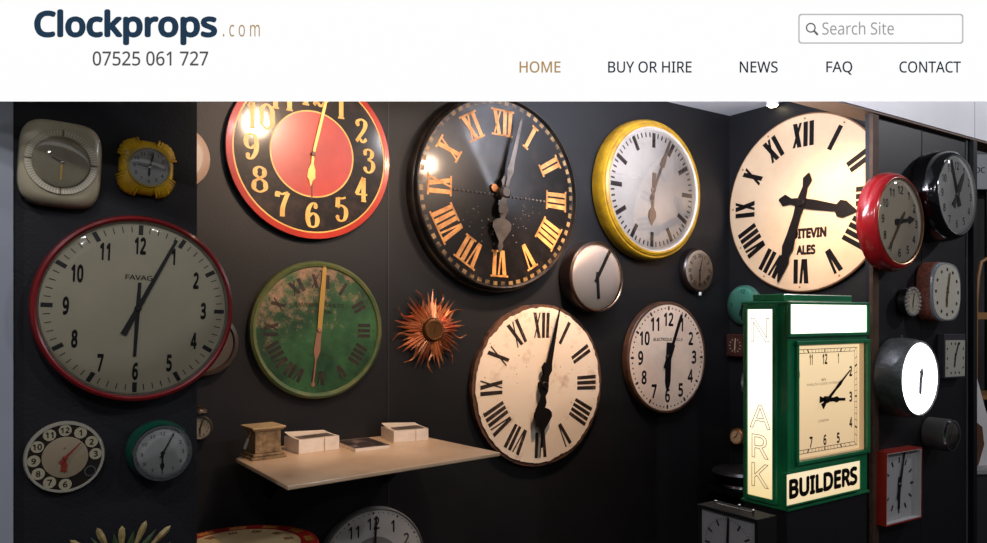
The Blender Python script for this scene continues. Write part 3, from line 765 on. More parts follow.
hand(t, 'minute_hand', BLK, 22, [(-12*k, 3.2*k), (-11*k, 3.4*k), (14*k, 3.4*k), (15*k, 1.8*k), (44*k, 1.8*k), (47*k, 1.2*k)], .050, .002)
hand(t, 'hour_hand', BLK, 182, [(-15*k, 3.2*k), (0, 3.6*k), (16*k, 3.8*k), (24*k, 3.8*k), (29*k, 2.6*k), (33*k, .6*k)], .047, .002)
hub(t, 3.6*k, .0435, .055, BLK)

# --- large pale dial at the bottom centre
D = .04
t, k = mount('wall_clock', 'round grey-white clock under the shelf, cut by bottom of view', 'clock', M, 373.5, 566, D, 0)
R0 = 58*k
lathe_part(t, 'case', mat('grey_case', (110, 108, 104), .4), [(R0*.98, 0), (R0*1.0, .006), (R0*1.0, .034), (R0*.975, .042), (R0*.955, .038)])
mb = MB(); disc(mb, R0*.965, .038); dl = mb.build('dial', mat('grey_white_dial', (196, 192, 184), .5, c2=(180, 176, 168), scale=4), t)
mb = MB(); minutes(mb, R0*.91, R0*.91, R0*.011, .0387, wh=R0*.02, dots=True); mb.build('minute_markings', DK, dl)
numerals(dl, DK, lambda mb, n: arabic(mb, R0*.73, R0*.21, .0387, wf=.8, bold=.012, hours=[n]), (9, 10, 11, 12, 1, 2, 3))
mb = MB(); disc(mb, R0*.5, .0385); mb.build('centre_disc', mat('grey_centre', (122, 118, 112), .5), dl)
hand(t, 'minute_hand', DK, 3, [(-8*k, 1.4*k), (0, 1.4*k), (50*k, .9*k)], .043, .002); hand(t, 'hour_hand', DK, 182, [(-6*k, 2*k), (30*k, 1.6*k)], .040, .002)
hub(t, 3*k, .0388, .047, DK)

# --- wall shelf
wood_s = mat('pale_shelf_board', (206, 176, 142), .42, c2=(190, 158, 124), scale=3, coat=.15)
SZ = CAMH - .51
def shelf_pt(px, py):
    Z = (CAMH-SZ)*F/(py-HY); return ((px-CX)/F*Z, Z)
c4 = [shelf_pt(235.6, 458.5), shelf_pt(287.5, 486), shelf_pt(500.5, 452.3), shelf_pt(409, 433.2), shelf_pt(252, 448.7)]
o0 = Vector(((c4[0][0]+c4[2][0])/2, (c4[0][1]+c4[2][1])/2))
sh = thing('wall_shelf', 'pale wooden shelf board projecting from the dark wall', 'shelf', (o0.x, o0.y, SZ))
MB().vprism([(p[0]-o0.x, p[1]-o0.y) for p in c4], -.014, 0).build('board', wood_s, sh, bevel=.003)
d2 = Vector((M.d[0], M.d[1])); n2 = Vector((M.n[0], M.n[1]))
for along in (-1.05, -.55):
    p = Vector(M.pt(along, .006, 0).xy) - o0
    a = p + n2*0; b_ = p + n2*.26
    w = d2*.012
    pts = [(a.x, a.y, -.016), (b_.x, b_.y, -.016), (a.x, a.y, -.2)]
    mb = MB(); vs = [(q[0]-w.x, q[1]-w.y, q[2]) for q in pts] + [(q[0]+w.x, q[1]+w.y, q[2]) for q in pts]
    mb.add(vs, [(0, 1, 2), (5, 4, 3), (0, 3, 4, 1), (1, 4, 5, 2), (2, 5, 3, 0)]); mb.build('bracket', BLK, sh)

# things on the shelf: oriented by their front edge
def on_shelf(name, label, cat, pl, pr, group=None, lift=.0005):
    a = Vector(shelf_pt(*pl)); b_ = Vector(shelf_pt(*pr)); e = b_-a
    t = thing(name, label, cat, (a.x, a.y, SZ+lift), atan2(e.y, e.x), 0, group)
    return t, e.length
t, w = on_shelf('wooden_pedestal', 'small carved beige box pedestal with paper tag on left end of shelf', 'pedestal', (252.5, 461.5), (287, 457.2))
carv = mat('carved_beige', (150, 122, 84), .6, c2=(104, 80, 52), scale=40, lo=.42, hi=.68, bump=.5, bscale=70)
dp = .125
MB().box(0, w, 0, dp, 0, .010).build('base', carv, t, bevel=.002)
MB().box(.006, w-.006, .006, dp-.006, .0105, .02).build('plinth', carv, t, bevel=.003)
MB().box(.016, w-.016, .016, dp-.016, .0205, .1).build('body', carv, t, bevel=.002)
mb = MB()
for d_, z0, z1 in ((.008, .1005, .106), (.002, .1062, .114)): mb.box(d_, w-d_, d_, dp-d_, z0, z1)
mb.build('top', mat('beige_top', (172, 144, 102), .55), t, bevel=.002)
mb = MB(); mb.add([(-.004, .02, .075), (-.004, .045, .075), (-.016, .045, .04), (-.016, .02, .04)], [(0, 1, 2, 3)]); tg = mb.build('paper_tag', mat('white_paper', (226, 226, 222), .7), t)
mb = MB().tube([(-.004, .032, .075), (.004, .032, .09), (.006, .032, .098)], .0008, 5); mb.build('string', mat('string', (190, 180, 160), .8), tg)
paper = mat('card_edges', (240, 226, 208), .6, c2=(220, 202, 182), scale=6)
for (nm, lab, pl, pr, dp, hts) in (('card_bundle', 'taller bundle of white cards tied with a band, second item from shelf left', (299, 454.3), (339.3, 449.3), .13, (.026, .0255)),
                                   ('card_bundle', 'shorter bundle of white cards tied with a band, at right end of shelf', (394, 443), (428.5, 440), .145, (.028, .019))):
    t, w = on_shelf(nm, lab, 'cards', pl, pr)
    z = 0
    for i, h in enumerate(hts):
        j = random.uniform(-.002, .002)
        MB().box(j, w+j, j, dp+j, z+.0003, z+h).build('card_stack', paper, t); z += h
    # the topmost card curls up along the back
    mb = MB(); N = 8
    top = [(0, dp*q, z+.0006+.014*q**3) for q in [i/N for i in range(N+1)]]
    vs = [(0, y, zz) for _, y, zz in top] + [(w, y, zz - .008*(y/dp)**3) for _, y, zz in top]
    mb.add(vs, [(i, i+1, N+2+i, N+1+i) for i in range(N)]); mb.build('top_card', mat('card_top', (206, 190, 170), .6), t)
    mb = MB(); mb.box(.012, w-.012, .012, dp-.05, z+.0022, z+.0026)
    mb.build('printed_face', mat('card_print', (70, 58, 52), .5, c2=(120, 104, 92), scale=30), t)
    x = w*.62
    mb = MB()
    mb.box(x-.0012, x+.0012, -.0035, -.0028, .0005, z+.001)
    mb.build('rubber_band', mat('rubber_band', (186, 150, 110), .6), t)
t, w = on_shelf('leaflet_stack', 'low stack of dark printed leaflets lying between the two card bundles', 'leaflets', (355.3, 452.2), (389.5, 448.6))
MB().box(0, w, 0, .2, .0003, .013).build('leaflets', paper, t)
MB().box(0, w, 0, .2, .0132, .0142).build('top_leaflet', mat('leaflet_print', (48, 40, 38), .35, c2=(150, 128, 116), scale=22, lo=.5, hi=.72), t)

# --- round dial-topped table at bottom left
Zt = 2.53; tz = CAMH - (545.5-HY)/F*Zt; kt = Zt/F
t = thing('dial_table', 'round red-rimmed dial-topped table with cream centre, bottom edge of view', 'table', ((242-CX)/F*Zt, Zt, 0))
R0 = 75*kt
ttop = MB().vlathe([(0, tz-.03), (R0*.97, tz-.03), (R0, tz-.024), (R0, tz-.006), (R0*.985, tz), (R0*.74, tz), (0, tz)], 96).build('tabletop', mat('red_table_rim', (196, 44, 38), .4, c2=(168, 34, 30), scale=5, coat=.2), t, smooth=30)
cdl = MB().vlathe([(R0*.76, tz+.0008), (R0*.755, tz+.0016), (0, tz+.0016)], 96).build('cream_dial', mat('cream_table_dial', (236, 212, 158), .5, c2=(222, 196, 142), scale=5), t)
mb = MB(); mb2 = MB()
for i in range(60):
    a = i*6
    if i % 5 != 0: continue
    r, tt = cw(a+8)
    for j in range(-3, 4):
        rc, tc_ = cw(a+8+j*2.2); q0, q1 = R0*.82, R0*.91+.008*(j % 2)
        mb.add([(rc[0]*q0-tc_[0]*.003, rc[1]*q0-tc_[1]*.003, tz+.001), (rc[0]*q0+tc_[0]*.003, rc[1]*q0+tc_[1]*.003, tz+.001),
                (rc[0]*q1+tc_[0]*.003, rc[1]*q1+tc_[1]*.003, tz+.001), (rc[0]*q1-tc_[0]*.003, rc[1]*q1-tc_[1]*.003, tz+.001)], [(0, 1, 2, 3)])
    for j in (-1, 0, 1):
        rc, tc_ = cw(a+j*4); q0, q1 = R0*.56, R0*.68; hw = .004
        mb2.add([(rc[0]*q0-tc_[0]*hw, rc[1]*q0-tc_[1]*hw, tz+.0022), (rc[0]*q0+tc_[0]*hw, rc[1]*q0+tc_[1]*hw, tz+.0022),
                 (rc[0]*q1+tc_[0]*hw, rc[1]*q1+tc_[1]*hw, tz+.0022), (rc[0]*q1-tc_[0]*hw, rc[1]*q1-tc_[1]*hw, tz+.0022)], [(0, 1, 2, 3)])
mb.build('rim_lettering', yl, ttop); mb2.build('dial_lettering', mat('rust_print', (150, 96, 64), .5), cdl)
MB().vlathe([(0, .0), (.17, .0), (.17, .02), (.03, .05), (.028, tz-.06), (.09, tz-.031), (0, tz-.031)], 48).build('pedestal', BLK, t, smooth=40)

# ================================================================== RECESS WALL
# --- great ales dial, edge tucked behind the right panel
t, k = mount('clock_dial', 'huge cream dial lettered for ales with bold roman numerals, cut off by the post', 'clock', R, 802, 203, .03, 1.0)
R0 = 89*k
adl = mat('cream_ales_dial', (214, 184, 150), .38, c2=(202, 170, 136), scale=3, coat=.25)
lathe_part(t, 'rim', mat('dial_edge_brown', (120, 84, 58), .5), [(R0*.985, 0), (R0, .004), (R0, .024), (R0*.985, .0275)], 128)
mb = MB(); disc(mb, R0*.986, .0265, 128); dl = mb.build('dial', adl, t)
numerals(dl, hk, lambda mb, h: roman(mb, h, R0*.63, R0*.905, .0272, .026, .0155, .0095, vw=2.1))
tb = mat('text_brown', (44, 22, 18), .5)
mb = MB(); put_text(mb, 'OITEVIN', 7.5*k, -30.5*k, w=39*k, h=10.5*k, d=.0272, bold=.05); mb.build('lettering', tb, dl)
mb = MB(); put_text(mb, 'ALES', 5*k, -47*k, w=21*k, h=10*k, d=.0272, bold=.05); mb.build('lettering', tb, dl)
for i in range(12):
    r, _t = cw(i*30+1); lathe_part(dl, 'screw', mat('rust_screw', (150, 96, 60), .5), [(.006, .0266), (.004, .029), (0, .029)], 12, c=(r[0]*R0*.945, r[1]*R0*.945))
prof = [(-27*k, 1*k), (-20*k, 6.5*k), (-12*k, 2.5*k), (0, 4.5*k), (12*k, 3.5*k), (30*k, 3.8*k)]
hand(t, 'minute_hand', hk, 197.5, [(-30*k, .6*k), (-24*k, 5*k), (-16*k, 2.6*k), (0, 5*k), (14*k, 4*k), (34*k, 5*k), (46*k, 6.5*k), (54*k, 4.2*k), (60*k, 6*k), (82*k, .8*k)], .040, .0035)
hand(t, 'hour_hand', hk, 103, [(-26*k, 1*k), (-20*k, 6*k), (-12*k, 3*k), (0, 5*k), (14*k, 5*k), (30*k, 4*k), (38*k, 3.5*k), (41*k, 8*k), (47*k, 8*k), (59*k, 1*k)], .034, .0035)
hub(t, 4.5*k, .027, .052, hk)

# --- small things on the recess wall below it
t, k = mount('wall_clock', 'round teal enamel clock half hidden behind the green illuminated sign', 'clock', R, 743, 305, .03, 0)
R0 = 20*k
lathe_part(t, 'case', mat('teal_case', (60, 104, 92), .35, coat=.3), [(R0*.96, 0), (R0, .008), (R0*.99, .024), (R0*.93, .032), (R0*.88, .03)], 64)
mb = MB(); disc(mb, R0*.9, .0305, 64); dl = mb.build('dial', mat('teal_dial', (86, 150, 128), .4, c2=(72, 132, 112), scale=6), t)
mb = MB()
for i in (3, 6, 9, 12): 
    r, _t = cw(i*30); put_text(mb, str(i), r[0]*R0*.68, r[1]*R0*.68, h=R0*.2, d=.0312, bold=.01)
mb.build('dial_lettering', mat('dark_teal', (26, 48, 42), .4), dl)
hand(t, 'hour_hand', DK, 196, [(0, 1*k), (9*k, 1.6*k), (12*k, .4*k)], .0318, .001); hand(t, 'minute_hand', DK, 184, [(-3*k, .8*k), (15*k, .7*k)], .0334, .001)
hub(t, 1.5*k, .031, .037, DK); dome(t, R0*.89, .037, .005)

t, k = mount('wall_clock', 'small square reddish wooden clock below the teal enamel clock', 'clock', R, 735, 345.5, .05, 0)
w, h = 11*k, 11*k
mb = MB(); mb.prism([(-w, -h), (w, -h), (w, h), (-w, h)], 0, .046); mb.build('case', mat('red_brown_wood', (62, 28, 20), .45, c2=(46, 20, 15), scale=10), t, bevel=.004)
mb = MB(); mb.poly([(-w*.74, -h*.74), (w*.74, -h*.74), (w*.74, h*.74), (-w*.74, h*.74)], .0475); dl = mb.build('dial', mat('dark_red_dial', (58, 30, 24), .5), t)
mb = MB()
for i in range(12): radial_quad(mb, i*30, h*.5, h*.66, .005, .005, .0482)
mb.build('minute_markings', mat('pale_marks', (168, 140, 116), .5), dl)
hand(t, 'hour_hand', mat('pale_hand', (170, 150, 126), .4), 185, [(0, .7*k), (5*k, .5*k)], .049, .001); hand(t, 'minute_hand', MATS['pale_hand'], 8, [(0, .6*k), (7*k, .4*k)], .0505, .001)

t, k = mount('wall_clock', 'narrow silvery clock peeping out beside the sign, under the square wooden clock', 'clock', R, 746, 383, .05, 0)
loops = [[(x*7.5*k*s, -d, z*11*k*s) for x, z in sup(32, .6, 1, 1)] for d, s in ((0, .95), (.02, 1), (.04, .95), (.046, .85))]
MB().loft(loops).build('case', mat('dull_silver', (110, 108, 104), .35, .6), t, smooth=50)
mb = MB(); disc(mb, 6*k, .0468, 32); mb.build('dial', mat('grey_dial_small', (130, 124, 114), .5), t)
hand(t, 'hour_hand', DK, 200, [(0, .7*k), (3.5*k, .4*k)], .0475, .0008); hand(t, 'minute_hand', DK, 20, [(0, .6*k), (5*k, .3*k)], .049, .0008)

t, k = mount('wall_clock', 'tiny round brass clock with cream dial, just left of the green sign', 'clock', R, 736, 436.8, .04, 0)
R0 = 8.3*k
lathe_part(t, 'case', mat('orange_brass', (150, 92, 44), .35, .6), [(R0*.95, 0), (R0, .008), (R0*.98, .034), (R0*.85, .042), (R0*.8, .038)], 48)
mb = MB(); disc(mb, R0*.83, .038, 48); dl = mb.build('dial', mat('warm_cream', (214, 168, 122), .45), t)
mb = MB(); minutes(mb, R0*.68, R0*.76, .0012, .0386, r0h=R0*.55, wh=.0022); mb.build('minute_markings', DK, dl)
hand(t, 'hour_hand', DK, 240, [(0, .6*k), (3.4*k, .3*k)], .039, .0008); hand(t, 'minute_hand', DK, 30, [(0, .5*k), (5.4*k, .3*k)], .0402, .0008)

# dark lamp-like clock with chrome rim standing on a narrow wall ledge
Pc, kc = R.at(741, 487, .12)
t = thing('mantel_clock', 'dark domed clock with chrome base in shadow behind the box clock', 'clock', Pc + Vector((R.n[0]*.12, R.n[1]*.12, 0)), R.a)
MB().vlathe([(0, 0), (.10, 0), (.105, .008), (.10, .02), (.07, .028), (0, .028)], 48).build('base', CHROME, t, smooth=30)
MB().vlathe([(.09, .0285), (.13, .05), (.16, .085), (.15, .10), (.08, .112), (0, .114)], 48).build('body', mat('smoked_grey', (38, 36, 36), .3), t, smooth=40)
o = MB().box(-.14, .12, 0, .236, -.03, -.001).build('wall_ledge', BLK); o.location = t.location + Vector((R.n[0]*.118, R.n[1]*.118, 0)); o.rotation_euler = (0, 0, R.a)
tag(o, 'small black ledge under the dark domed clock', 'shelf')

# ================================================================== GREEN ILLUMINATED SIGN CLOCK
SX, SY = 1.134, 2.9
GP = mat('sign_green_paint', (20, 126, 76), .32, c2=(15, 106, 64), scale=6, coat=.4)
LITW = mat('lit_white_panel', (255, 252, 240), .5, emit=2.2, ecol=(255, 250, 232))
def lit_mat(name, top, bot, z0, z1, s0, s1):
    m = bpy.data.materials.new(name); m.use_nodes = True; nt = m.node_tree; b = nt.nodes['Principled BSDF']
    tc = nt.nodes.new('ShaderNodeTexCoord'); sp = nt.nodes.new('ShaderNodeSeparateXYZ'); nt.links.new(tc.outputs['Object'], sp.inputs[0])
    mr = nt.nodes.new('ShaderNodeMapRange'); mr.inputs[1].default_value = z0; mr.inputs[2].default_value = z1; nt.links.new(sp.outputs[2], mr.inputs[0])
    rp = nt.nodes.new('ShaderNodeValToRGB'); rp.color_ramp.elements[0].color = (*lin(bot), 1); rp.color_ramp.elements[1].color = (*lin(top), 1)
    nt.links.new(mr.outputs[0], rp.inputs[0]); nt.links.new(rp.outputs[0], b.inputs['Emission Color'])
    ms = nt.nodes.new('ShaderNodeMapRange'); ms.inputs[1].default_value = z0; ms.inputs[2].default_value = z1; ms.inputs[3].default_value = s0; ms.inputs[4].default_value = s1
    nt.links.new(sp.outputs[2], ms.inputs[0]); nt.links.new(ms.outputs[0], b.inputs['Emission Strength'])
    b.inputs['Base Color'].default_value = (*lin((150, 135, 105)), 1); b.inputs['Roughness'].default_value = .5
    return m
ZB = CAMH
SW, SD = .555, .205
z0, z1 = -.745, .055
t = thing('sign_clock', 'tall dark green illuminated box sign with square clock and lit panels', 'sign', (SX, SY, CAMH), A)
# body as a carcass with an open clock recess in the front (local -y) face
yb = SD; W0, W1, C0, C1 = .062, .535, -.572, -.118
mb = MB()
mb.box(0, SW, .055, yb, z0, z1)                                   # rear mass
mb.box(0, W0, 0, .0549, z0, z1); mb.box(W1, SW, 0, .0549, z0, z1)
mb.box(W0, W1, 0, .0549, C1, z1); mb.box(W0, W1, 0, .0549, z0, C0)
mb.build('cabinet', GP, t)
mb = MB(); mb.box(.02, SW-.06, .03, yb-.03, z1, z1+.028); mb.box(-.008, SW+.008, -.008, yb+.008, z1-.012, z1-.001)
mb.build('top_cap', GP, t, bevel=.004)
mb = MB(); mb.box(-.008, SW+.008, -.008, yb+.008, z0-.012, z0-.0005); mb.build('base', GP, t, bevel=.003)
# frame mouldings on the front
mb = MB()
for (a, b_, c, e) in ((.0, SW, -.085, -.072), (.0, SW, .041, .052), (-.008, .0035, -.085, .052), (SW-.02, SW, -.085, .052)): mb.box(a, b_, -.014, -.0005, c, e)
mb.box(.04, SW, -.016, -.0005, C1, C1+.016); mb.box(.045, W0-.002, -.012, -.0005, C0-.012, C1); mb.box(W1+.003, SW, -.016, -.0005, C0-.012, C1); mb.box(.045, SW, -.012, -.0005, C0-.014, C0)
mb.build('frame', GP, t, bevel=.002)
MB().box(.004, SW-.0205, -.009, -.001, -.0715, .0405).build('top_lit_panel', LITW, t)
# lettered plate
bp = MB().box(-.030, SW-.080, -.014, -.001, -.728, -.610).build('name_plate', lit_mat('plate_lit', (255, 236, 196), (255, 228, 180), -.73, -.6, .78, .9), t)
mb = MB()
for a, b_, c, e in ((-.036, SW-.074, -.734, -.7285), (-.036, SW-.074, -.6095, -.6045), (-.036, -.0305, -.7284, -.6096), (SW-.0795, SW-.074, -.7284, -.6096)): mb.box(a, b_, -.018, -.001, c, e)
mb.build('plate_frame', GP, t)
mb = MB(); put_text(mb, 'BUILDERS', SW/2-.055, -.669, w=.47, h=.078, d=.0148, bold=.04); mb.build('lettering', mat('sign_black', (26, 16, 14), .5), bp)
# recessed clock face
cs = (W0+W1)/2; cz = (C0+C1)/2; hw = (W1-W0)/2-.002; hh = (C1-C0)/2-.002
dl = MB().box(cs-hw, cs+hw, .0215, .0545, cz-hh, cz+hh).build('dial', lit_mat('dial_lit', (255, 226, 178), (240, 204, 158), C0, C1, .68, .9), t)
mb = MB()
for (a, b_, c, e) in ((W0+.0005, W0+.004, C0+.001, C1-.001), (W1-.004, W1-.0005, C0+.001, C1-.001), (W0+.0045, W1-.0045, C0+.0005, C0+.004), (W0+.0045, W1-.0045, C1-.004, C1-.0005)): mb.box(a, b_, .001, .0205, c, e)
mb.build('recess_lining', mat('lining_cream', (214, 186, 148), .5, emit=.12, ecol=(255, 220, 170)), t)
cs -= .018; ex, ez = hw*1.0, hh*.92
mb = MB()
def sq(ang, f):
    r, _t = cw(ang); s_ = min(ex/abs(r[0]) if abs(r[0]) > 1e-6 else 9, ez/abs(r[1]) if abs(r[1]) > 1e-6 else 9)*f; return (cs+r[0]*s_, cz+r[1]*s_)
for f in (1.0, .93):
    e1, e2 = ex*f, ez*f; q = .0012
    for (a, b_, c, e) in ((cs-e1, cs+e1, cz+e2-q, cz+e2+q), (cs-e1, cs+e1, cz-e2-q, cz-e2+q), (cs-e1-q, cs-e1+q, cz-e2, cz+e2), (cs+e1-q, cs+e1+q, cz-e2, cz+e2)):
        mb.poly([(a, c), (b_, c), (b_, e), (a, e)], -.0210)
for i in range(60):
    p0, p1 = Vector(sq(i*6, .93)), Vector(sq(i*6, 1.0)); e = (p1-p0).normalized(); nn = Vector((-e.y, e.x))*(.0035 if i % 5 == 0 else .0012)
    mb.poly([(p0+nn)[:], (p1+nn)[:], (p1-nn)[:], (p0-nn)[:]], -.0209)
for i in range(12):
    p = Vector(sq(i*30, .8))
    put_text(mb, str(i or 12), p.x, p.y, w=(.034 if i in (10, 0) else .022 if i == 11 else .008 if i == 1 else .021), h=.044, d=-.0209, bold=.03)
put_text(mb, 'SMITH', cs-.01, cz+hh*.36, w=.032, h=.010, d=-.0209, bold=.01)
put_text(mb, 'ENGLISH CLOCK SYSTEMS', cs-.01, cz+hh*.29, w=.22, h=.009, d=-.0209)
put_text(mb, 'LONDON', cs-.01, cz-hh*.38, w=.07, h=.010, d=-.0209)
mb.build('dial_lettering', mat('dial_print', (58, 34, 26), .5), dl)
hs = bpy.data.objects.new('hands', None); COL.objects.link(hs); hs.parent = t; hs.location = (cs, 0, cz)
hand(hs, 'minute_hand', hk, 55, [(-.045, .013), (-.02, .006), (.0, .007), (.07, .005), (.11, .008), (.13, .004), (.2, .002)], -.010, .003)
hand(hs, 'hour_hand', hk, 93, [(-.045, .014), (-.02, .007), (0, .011), (.05, .008), (.075, .013), (.09, .006), (.135, .006)], -.016, .003)
hub(hs, .014, -.0205, -.004, hk)
# left face: lit vertical panel with outlined letters; local x = 0 plane, facing -x
lf = bpy.data.objects.new('side_panel', None); COL.objects.link(lf); lf.parent = t; lf.location = (0, SD, 0); lf.rotation_euler = (0, 0, -pi/2)
# in this frame local x runs from the back edge (0) to the front edge (SD), facing -y
mb = MB()
for a, b_, c, e in ((.014, .030, z0+.004, z1-.014), (.147, .165, z0+.004, z1-.014), (.0302, .1468, z1-.032, z1-.014), (.0302, .1468, z0+.004, z0+.022)): mb.box(a, b_, -.016, -.0005, c, e)
mb.build('panel_frame', GP, lf, bevel=.002)
MB().box(.0305, .1465, -.010, -.001, z0+.0225, z1-.0325).build('lit_panel', lit_mat('side_lit', (255, 252, 236), (255, 226, 160), z0, z0+.5, .8, 1.5), lf)
mo = MB(); mp = MB()
for ch, py in (('N', 330), ('E', 359), ('W', 388), ('A', 417), ('R', 447), ('K', 476)):
    zz = (HY-py)/F*2.98 
    outline_text(mp if ch in 'EW' else mo, ch, .0885, zz, .092, 1.15 if ch != 'W' else .85, .0108, .0026)
mo.build('lettering', mat('outline_brown', (196, 140, 84), .6), lf)
mp.build('overexposed_lettering', mat('outline_overexposed', (255, 250, 232), .6, emit=.95, ecol=(255, 250, 232)), lf)  # E and W coloured pale and glowing, imitating overexposure by the lit panel
# black plinth carrying it
o = MB().box(.0, SW, .0, SD, 0, CAMH+z0-.0125).build('display_plinth', mat('plinth_black', (16, 16, 18), .5), None, bevel=.004); o.location = (SX, SY, 0); o.rotation_euler = (0, 0, A)
tag(o, 'black plinth under the green illuminated sign', 'plinth')

# ------------------------------------------------------------------ square box clock in front
BX, BY, bw, bd = .913, 2.6, .265, .106
bt = CAMH - .709; bh = .265
t = thing('box_clock', 'square dark-framed box clock with pale grey face at bottom of view', 'clock', (BX-.559*bw, BY+.829*bw, bt-bh), A-pi/2)
mb = MB(); fr = .012
mb.box(0, bw, .012, bd, 0, bh); mb.box(0, fr, 0, .0119, 0, bh); mb.box(bw-fr, bw, 0, .0119, 0, bh); mb.box(fr, bw-fr, 0, .0119, bh-fr, bh); mb.box(fr, bw-fr, 0, .0119, 0, fr)
mb.build('case', mat('box_black', (22, 22, 23), .6, spec=.2), t)
mb = MB(); mb.box(fr+.0005, bw-fr-.0005, .0105, .0118, fr+.0005, bh-fr-.0005); dl = mb.build('dial', mat('box_grey_dial', (150, 150, 150), .5, c2=(138, 138, 138), scale=6), t)
hs = bpy.data.objects.new('hands', None); COL.objects.link(hs); hs.parent = t; hs.location = (bw/2, 0, bh/2)
mk = MB(); c_ = bw/2
for i in range(60):
    r, tt = cw(i*6); hr = i % 5 == 0; q0, q1, w_ = (bw*.31, bw*.40, .007) if hr else (bw*.375, bw*.40, .002)
    mk.poly([(c_+r[0]*q0-tt[0]*w_/2, bh/2+r[1]*q0-tt[1]*w_/2), (c_+r[0]*q0+tt[0]*w_/2, bh/2+r[1]*q0+tt[1]*w_/2), (c_+r[0]*q1+tt[0]*w_/2, bh/2+r[1]*q1+tt[1]*w_/2), (c_+r[0]*q1-tt[0]*w_/2, bh/2+r[1]*q1-tt[1]*w_/2)], -.0098)
mk.build('minute_markings', BLK, dl)
hand(hs, 'minute_hand', BLK, 2, [(-.03, .004), (0, .005), (bh*.42, .004)], -.006, .002); hand(hs, 'hour_hand', BLK, 184, [(-.02, .005), (.07, .005)], -.0088, .002)
hub(hs, .008, -.0095, -.002, BLK)
mb = MB()
for x in (.09, .16, .235): mb.lathe([(0, 0)], 3) if False else None
for (x, y) in ((.06, .03), (.15, .05), (.225, .03)):
    MB().vlathe([(.004, bh), (.004, bh+.018), (.006, bh+.022), (0, bh+.026)], 12, (x, y)).build('top_knob', CHROME, t, smooth=40)
MB().tube([(.06, .03, bh+.012), (.225, .03, bh+.012)], .0025).build('top_rail', CHROME, t)
o = MB().box(.02, bw-.02, .008, bd-.004, 0, bt-bh-.0005).build('display_plinth', MATS['plinth_black'], None, bevel=.003); o.location = (t.location.x, t.location.y, 0); o.rotation_euler = (0, 0, A-pi/2)
tag(o, 'narrow black plinth under the square box clock', 'plinth')

# ================================================================== RIGHT PANEL
# --- red deep-cased clock
D = .10
t, k = mount('wall_clock', 'deep red-cased round wall clock with arabic numerals beside the wooden post', 'clock', Q, 899, 221.5, D, 1.5)
R0 = 50.3*k; Fc = 41.5*k
REDG = mat('glossy_red_case', (160, 26, 30), .2, c2=(126, 18, 22), scale=5, coat=.6)
lathe_part(t, 'case', REDG, [(R0*.9, .02), (R0*.97, .024), (R0*1.0, .04), (R0*.99, .07), (R0*.95, .095), (R0*.9, .108), (R0*.87, .11), (R0*.85, .105)])
lathe_part(t, 'backplate', BLK, [(R0*.8, 0), (R0*.8, .022), (R0*.9, .022)])
lathe_part(t, 'bezel', mat('dull_brass', (150, 116, 78), .3, .7), [(R0*.865, .106), (R0*.855, .112), (R0*.835, .11), (R0*.83, .102)])
mb = MB(); disc(mb, Fc, .102); dl = mb.build('dial', mat('office_cream', (182, 172, 152), .42), t)
numerals(dl, DK, lambda mb, n: arabic(mb, Fc*.76, Fc*.2, .1028, wf=.9, bold=.02, hours=[n]))
hand(t, 'hour_hand', DK, 80, [(-10*k, 2.4*k), (-7*k, 3.4*k), (0, 2*k), (14*k, 1.8*k), (18*k, 4*k), (27*k, .6*k)], .104, .002)
hand(t, 'minute_hand', mat('brass_dark', (110, 86, 50), .4, .4), 216, [(-12*k, 1.5*k), (0, 1.6*k), (36*k, .9*k)], .107, .002)
hub(t, 2.8*k, .1025, .113, DK); dome(t, Fc, .112, .012)
# --- black deep-cased clock
D = .12
t, k = mount('wall_clock', 'deep glossy black round wall clock at upper right, nearest the panel end', 'clock', Q, 956, 195, D, 0)
R0 = 45.5*k; Fc = 38.8*k
lathe_part(t, 'case', BLKG, [(R0*.92, 0), (R0*1.0, .008), (R0*1.02, .05), (R0*.99, .09), (R0*.94, .12), (R0*.89, .128), (R0*.86, .12)])
lathe_part(t, 'bezel', CHROME, [(R0*.885, .124), (R0*.875, .13), (R0*.855, .129), (R0*.85, .121)])
mb = MB(); disc(mb, Fc*1.01, .121); dl = mb.build('dial', mat('cool_white_dial', (186, 186, 182), .4), t)
numerals(dl, DK, lambda mb, n: arabic(mb, Fc*.75, Fc*.2, .1218, wf=.85, bold=.015, hours=[n]))
mb = MB(); minutes(mb, Fc*.92, Fc*.96, .0016, .1218); mb.build('minute_markings', DK, dl)
gh = mat('grey_hand', (66, 64, 62), .4)
hand(t, 'hour_hand', gh, 32, [(-14*k, 4*k), (-4*k, 1.6*k), (0, 2.4*k), (8*k, 4*k), (22*k, 2.5*k), (27*k, .6*k)], .123, .002)
hand(t, 'minute_hand', DK, 339, [(-12*k, 3*k), (0, 2*k), (36*k, 1*k)], .126, .002)
hub(t, 2.8*k, .1215, .131, gh); dome(t, Fc, .131, .012)
# --- terracotta-sided rounded clock
D = .075
t, k = mount('wall_clock', 'rounded-square clock with ribbed terracotta sides and white face', 'clock', Q, 945.5, 292, D, 1)
loops = [[(x*30*k*s, -d, z*30*k*s) for x, z in sup(64, .55, 1, 1)] for d, s in ((0, .96), (.006, 1), (.062, 1), (.07, .97))]
MB().loft(loops).build('case', mat('terracotta', (136, 76, 56), .55, c2=(96, 52, 40), scale=60, bump=.4, bscale=90), t, smooth=40)
loops = [[(x*30*k*s, -d, z*30*k*s) for x, z in sup(64, .62, 1, 1)] for d, s in ((.0702, .985), (.078, .96), (.08, .93))]
MB().loft(loops).build('bezel', mat('silver_grey_rim', (140, 146, 152), .3, .4), t, smooth=40)
mb = MB(); mb.poly([(x*27.5*k, z*27.5*k) for x, z in sup(64, .8, 1, 1)], .0806); dl = mb.build('dial', mat('warm_white_dial', (186, 182, 166), .45), t)
mb = MB()
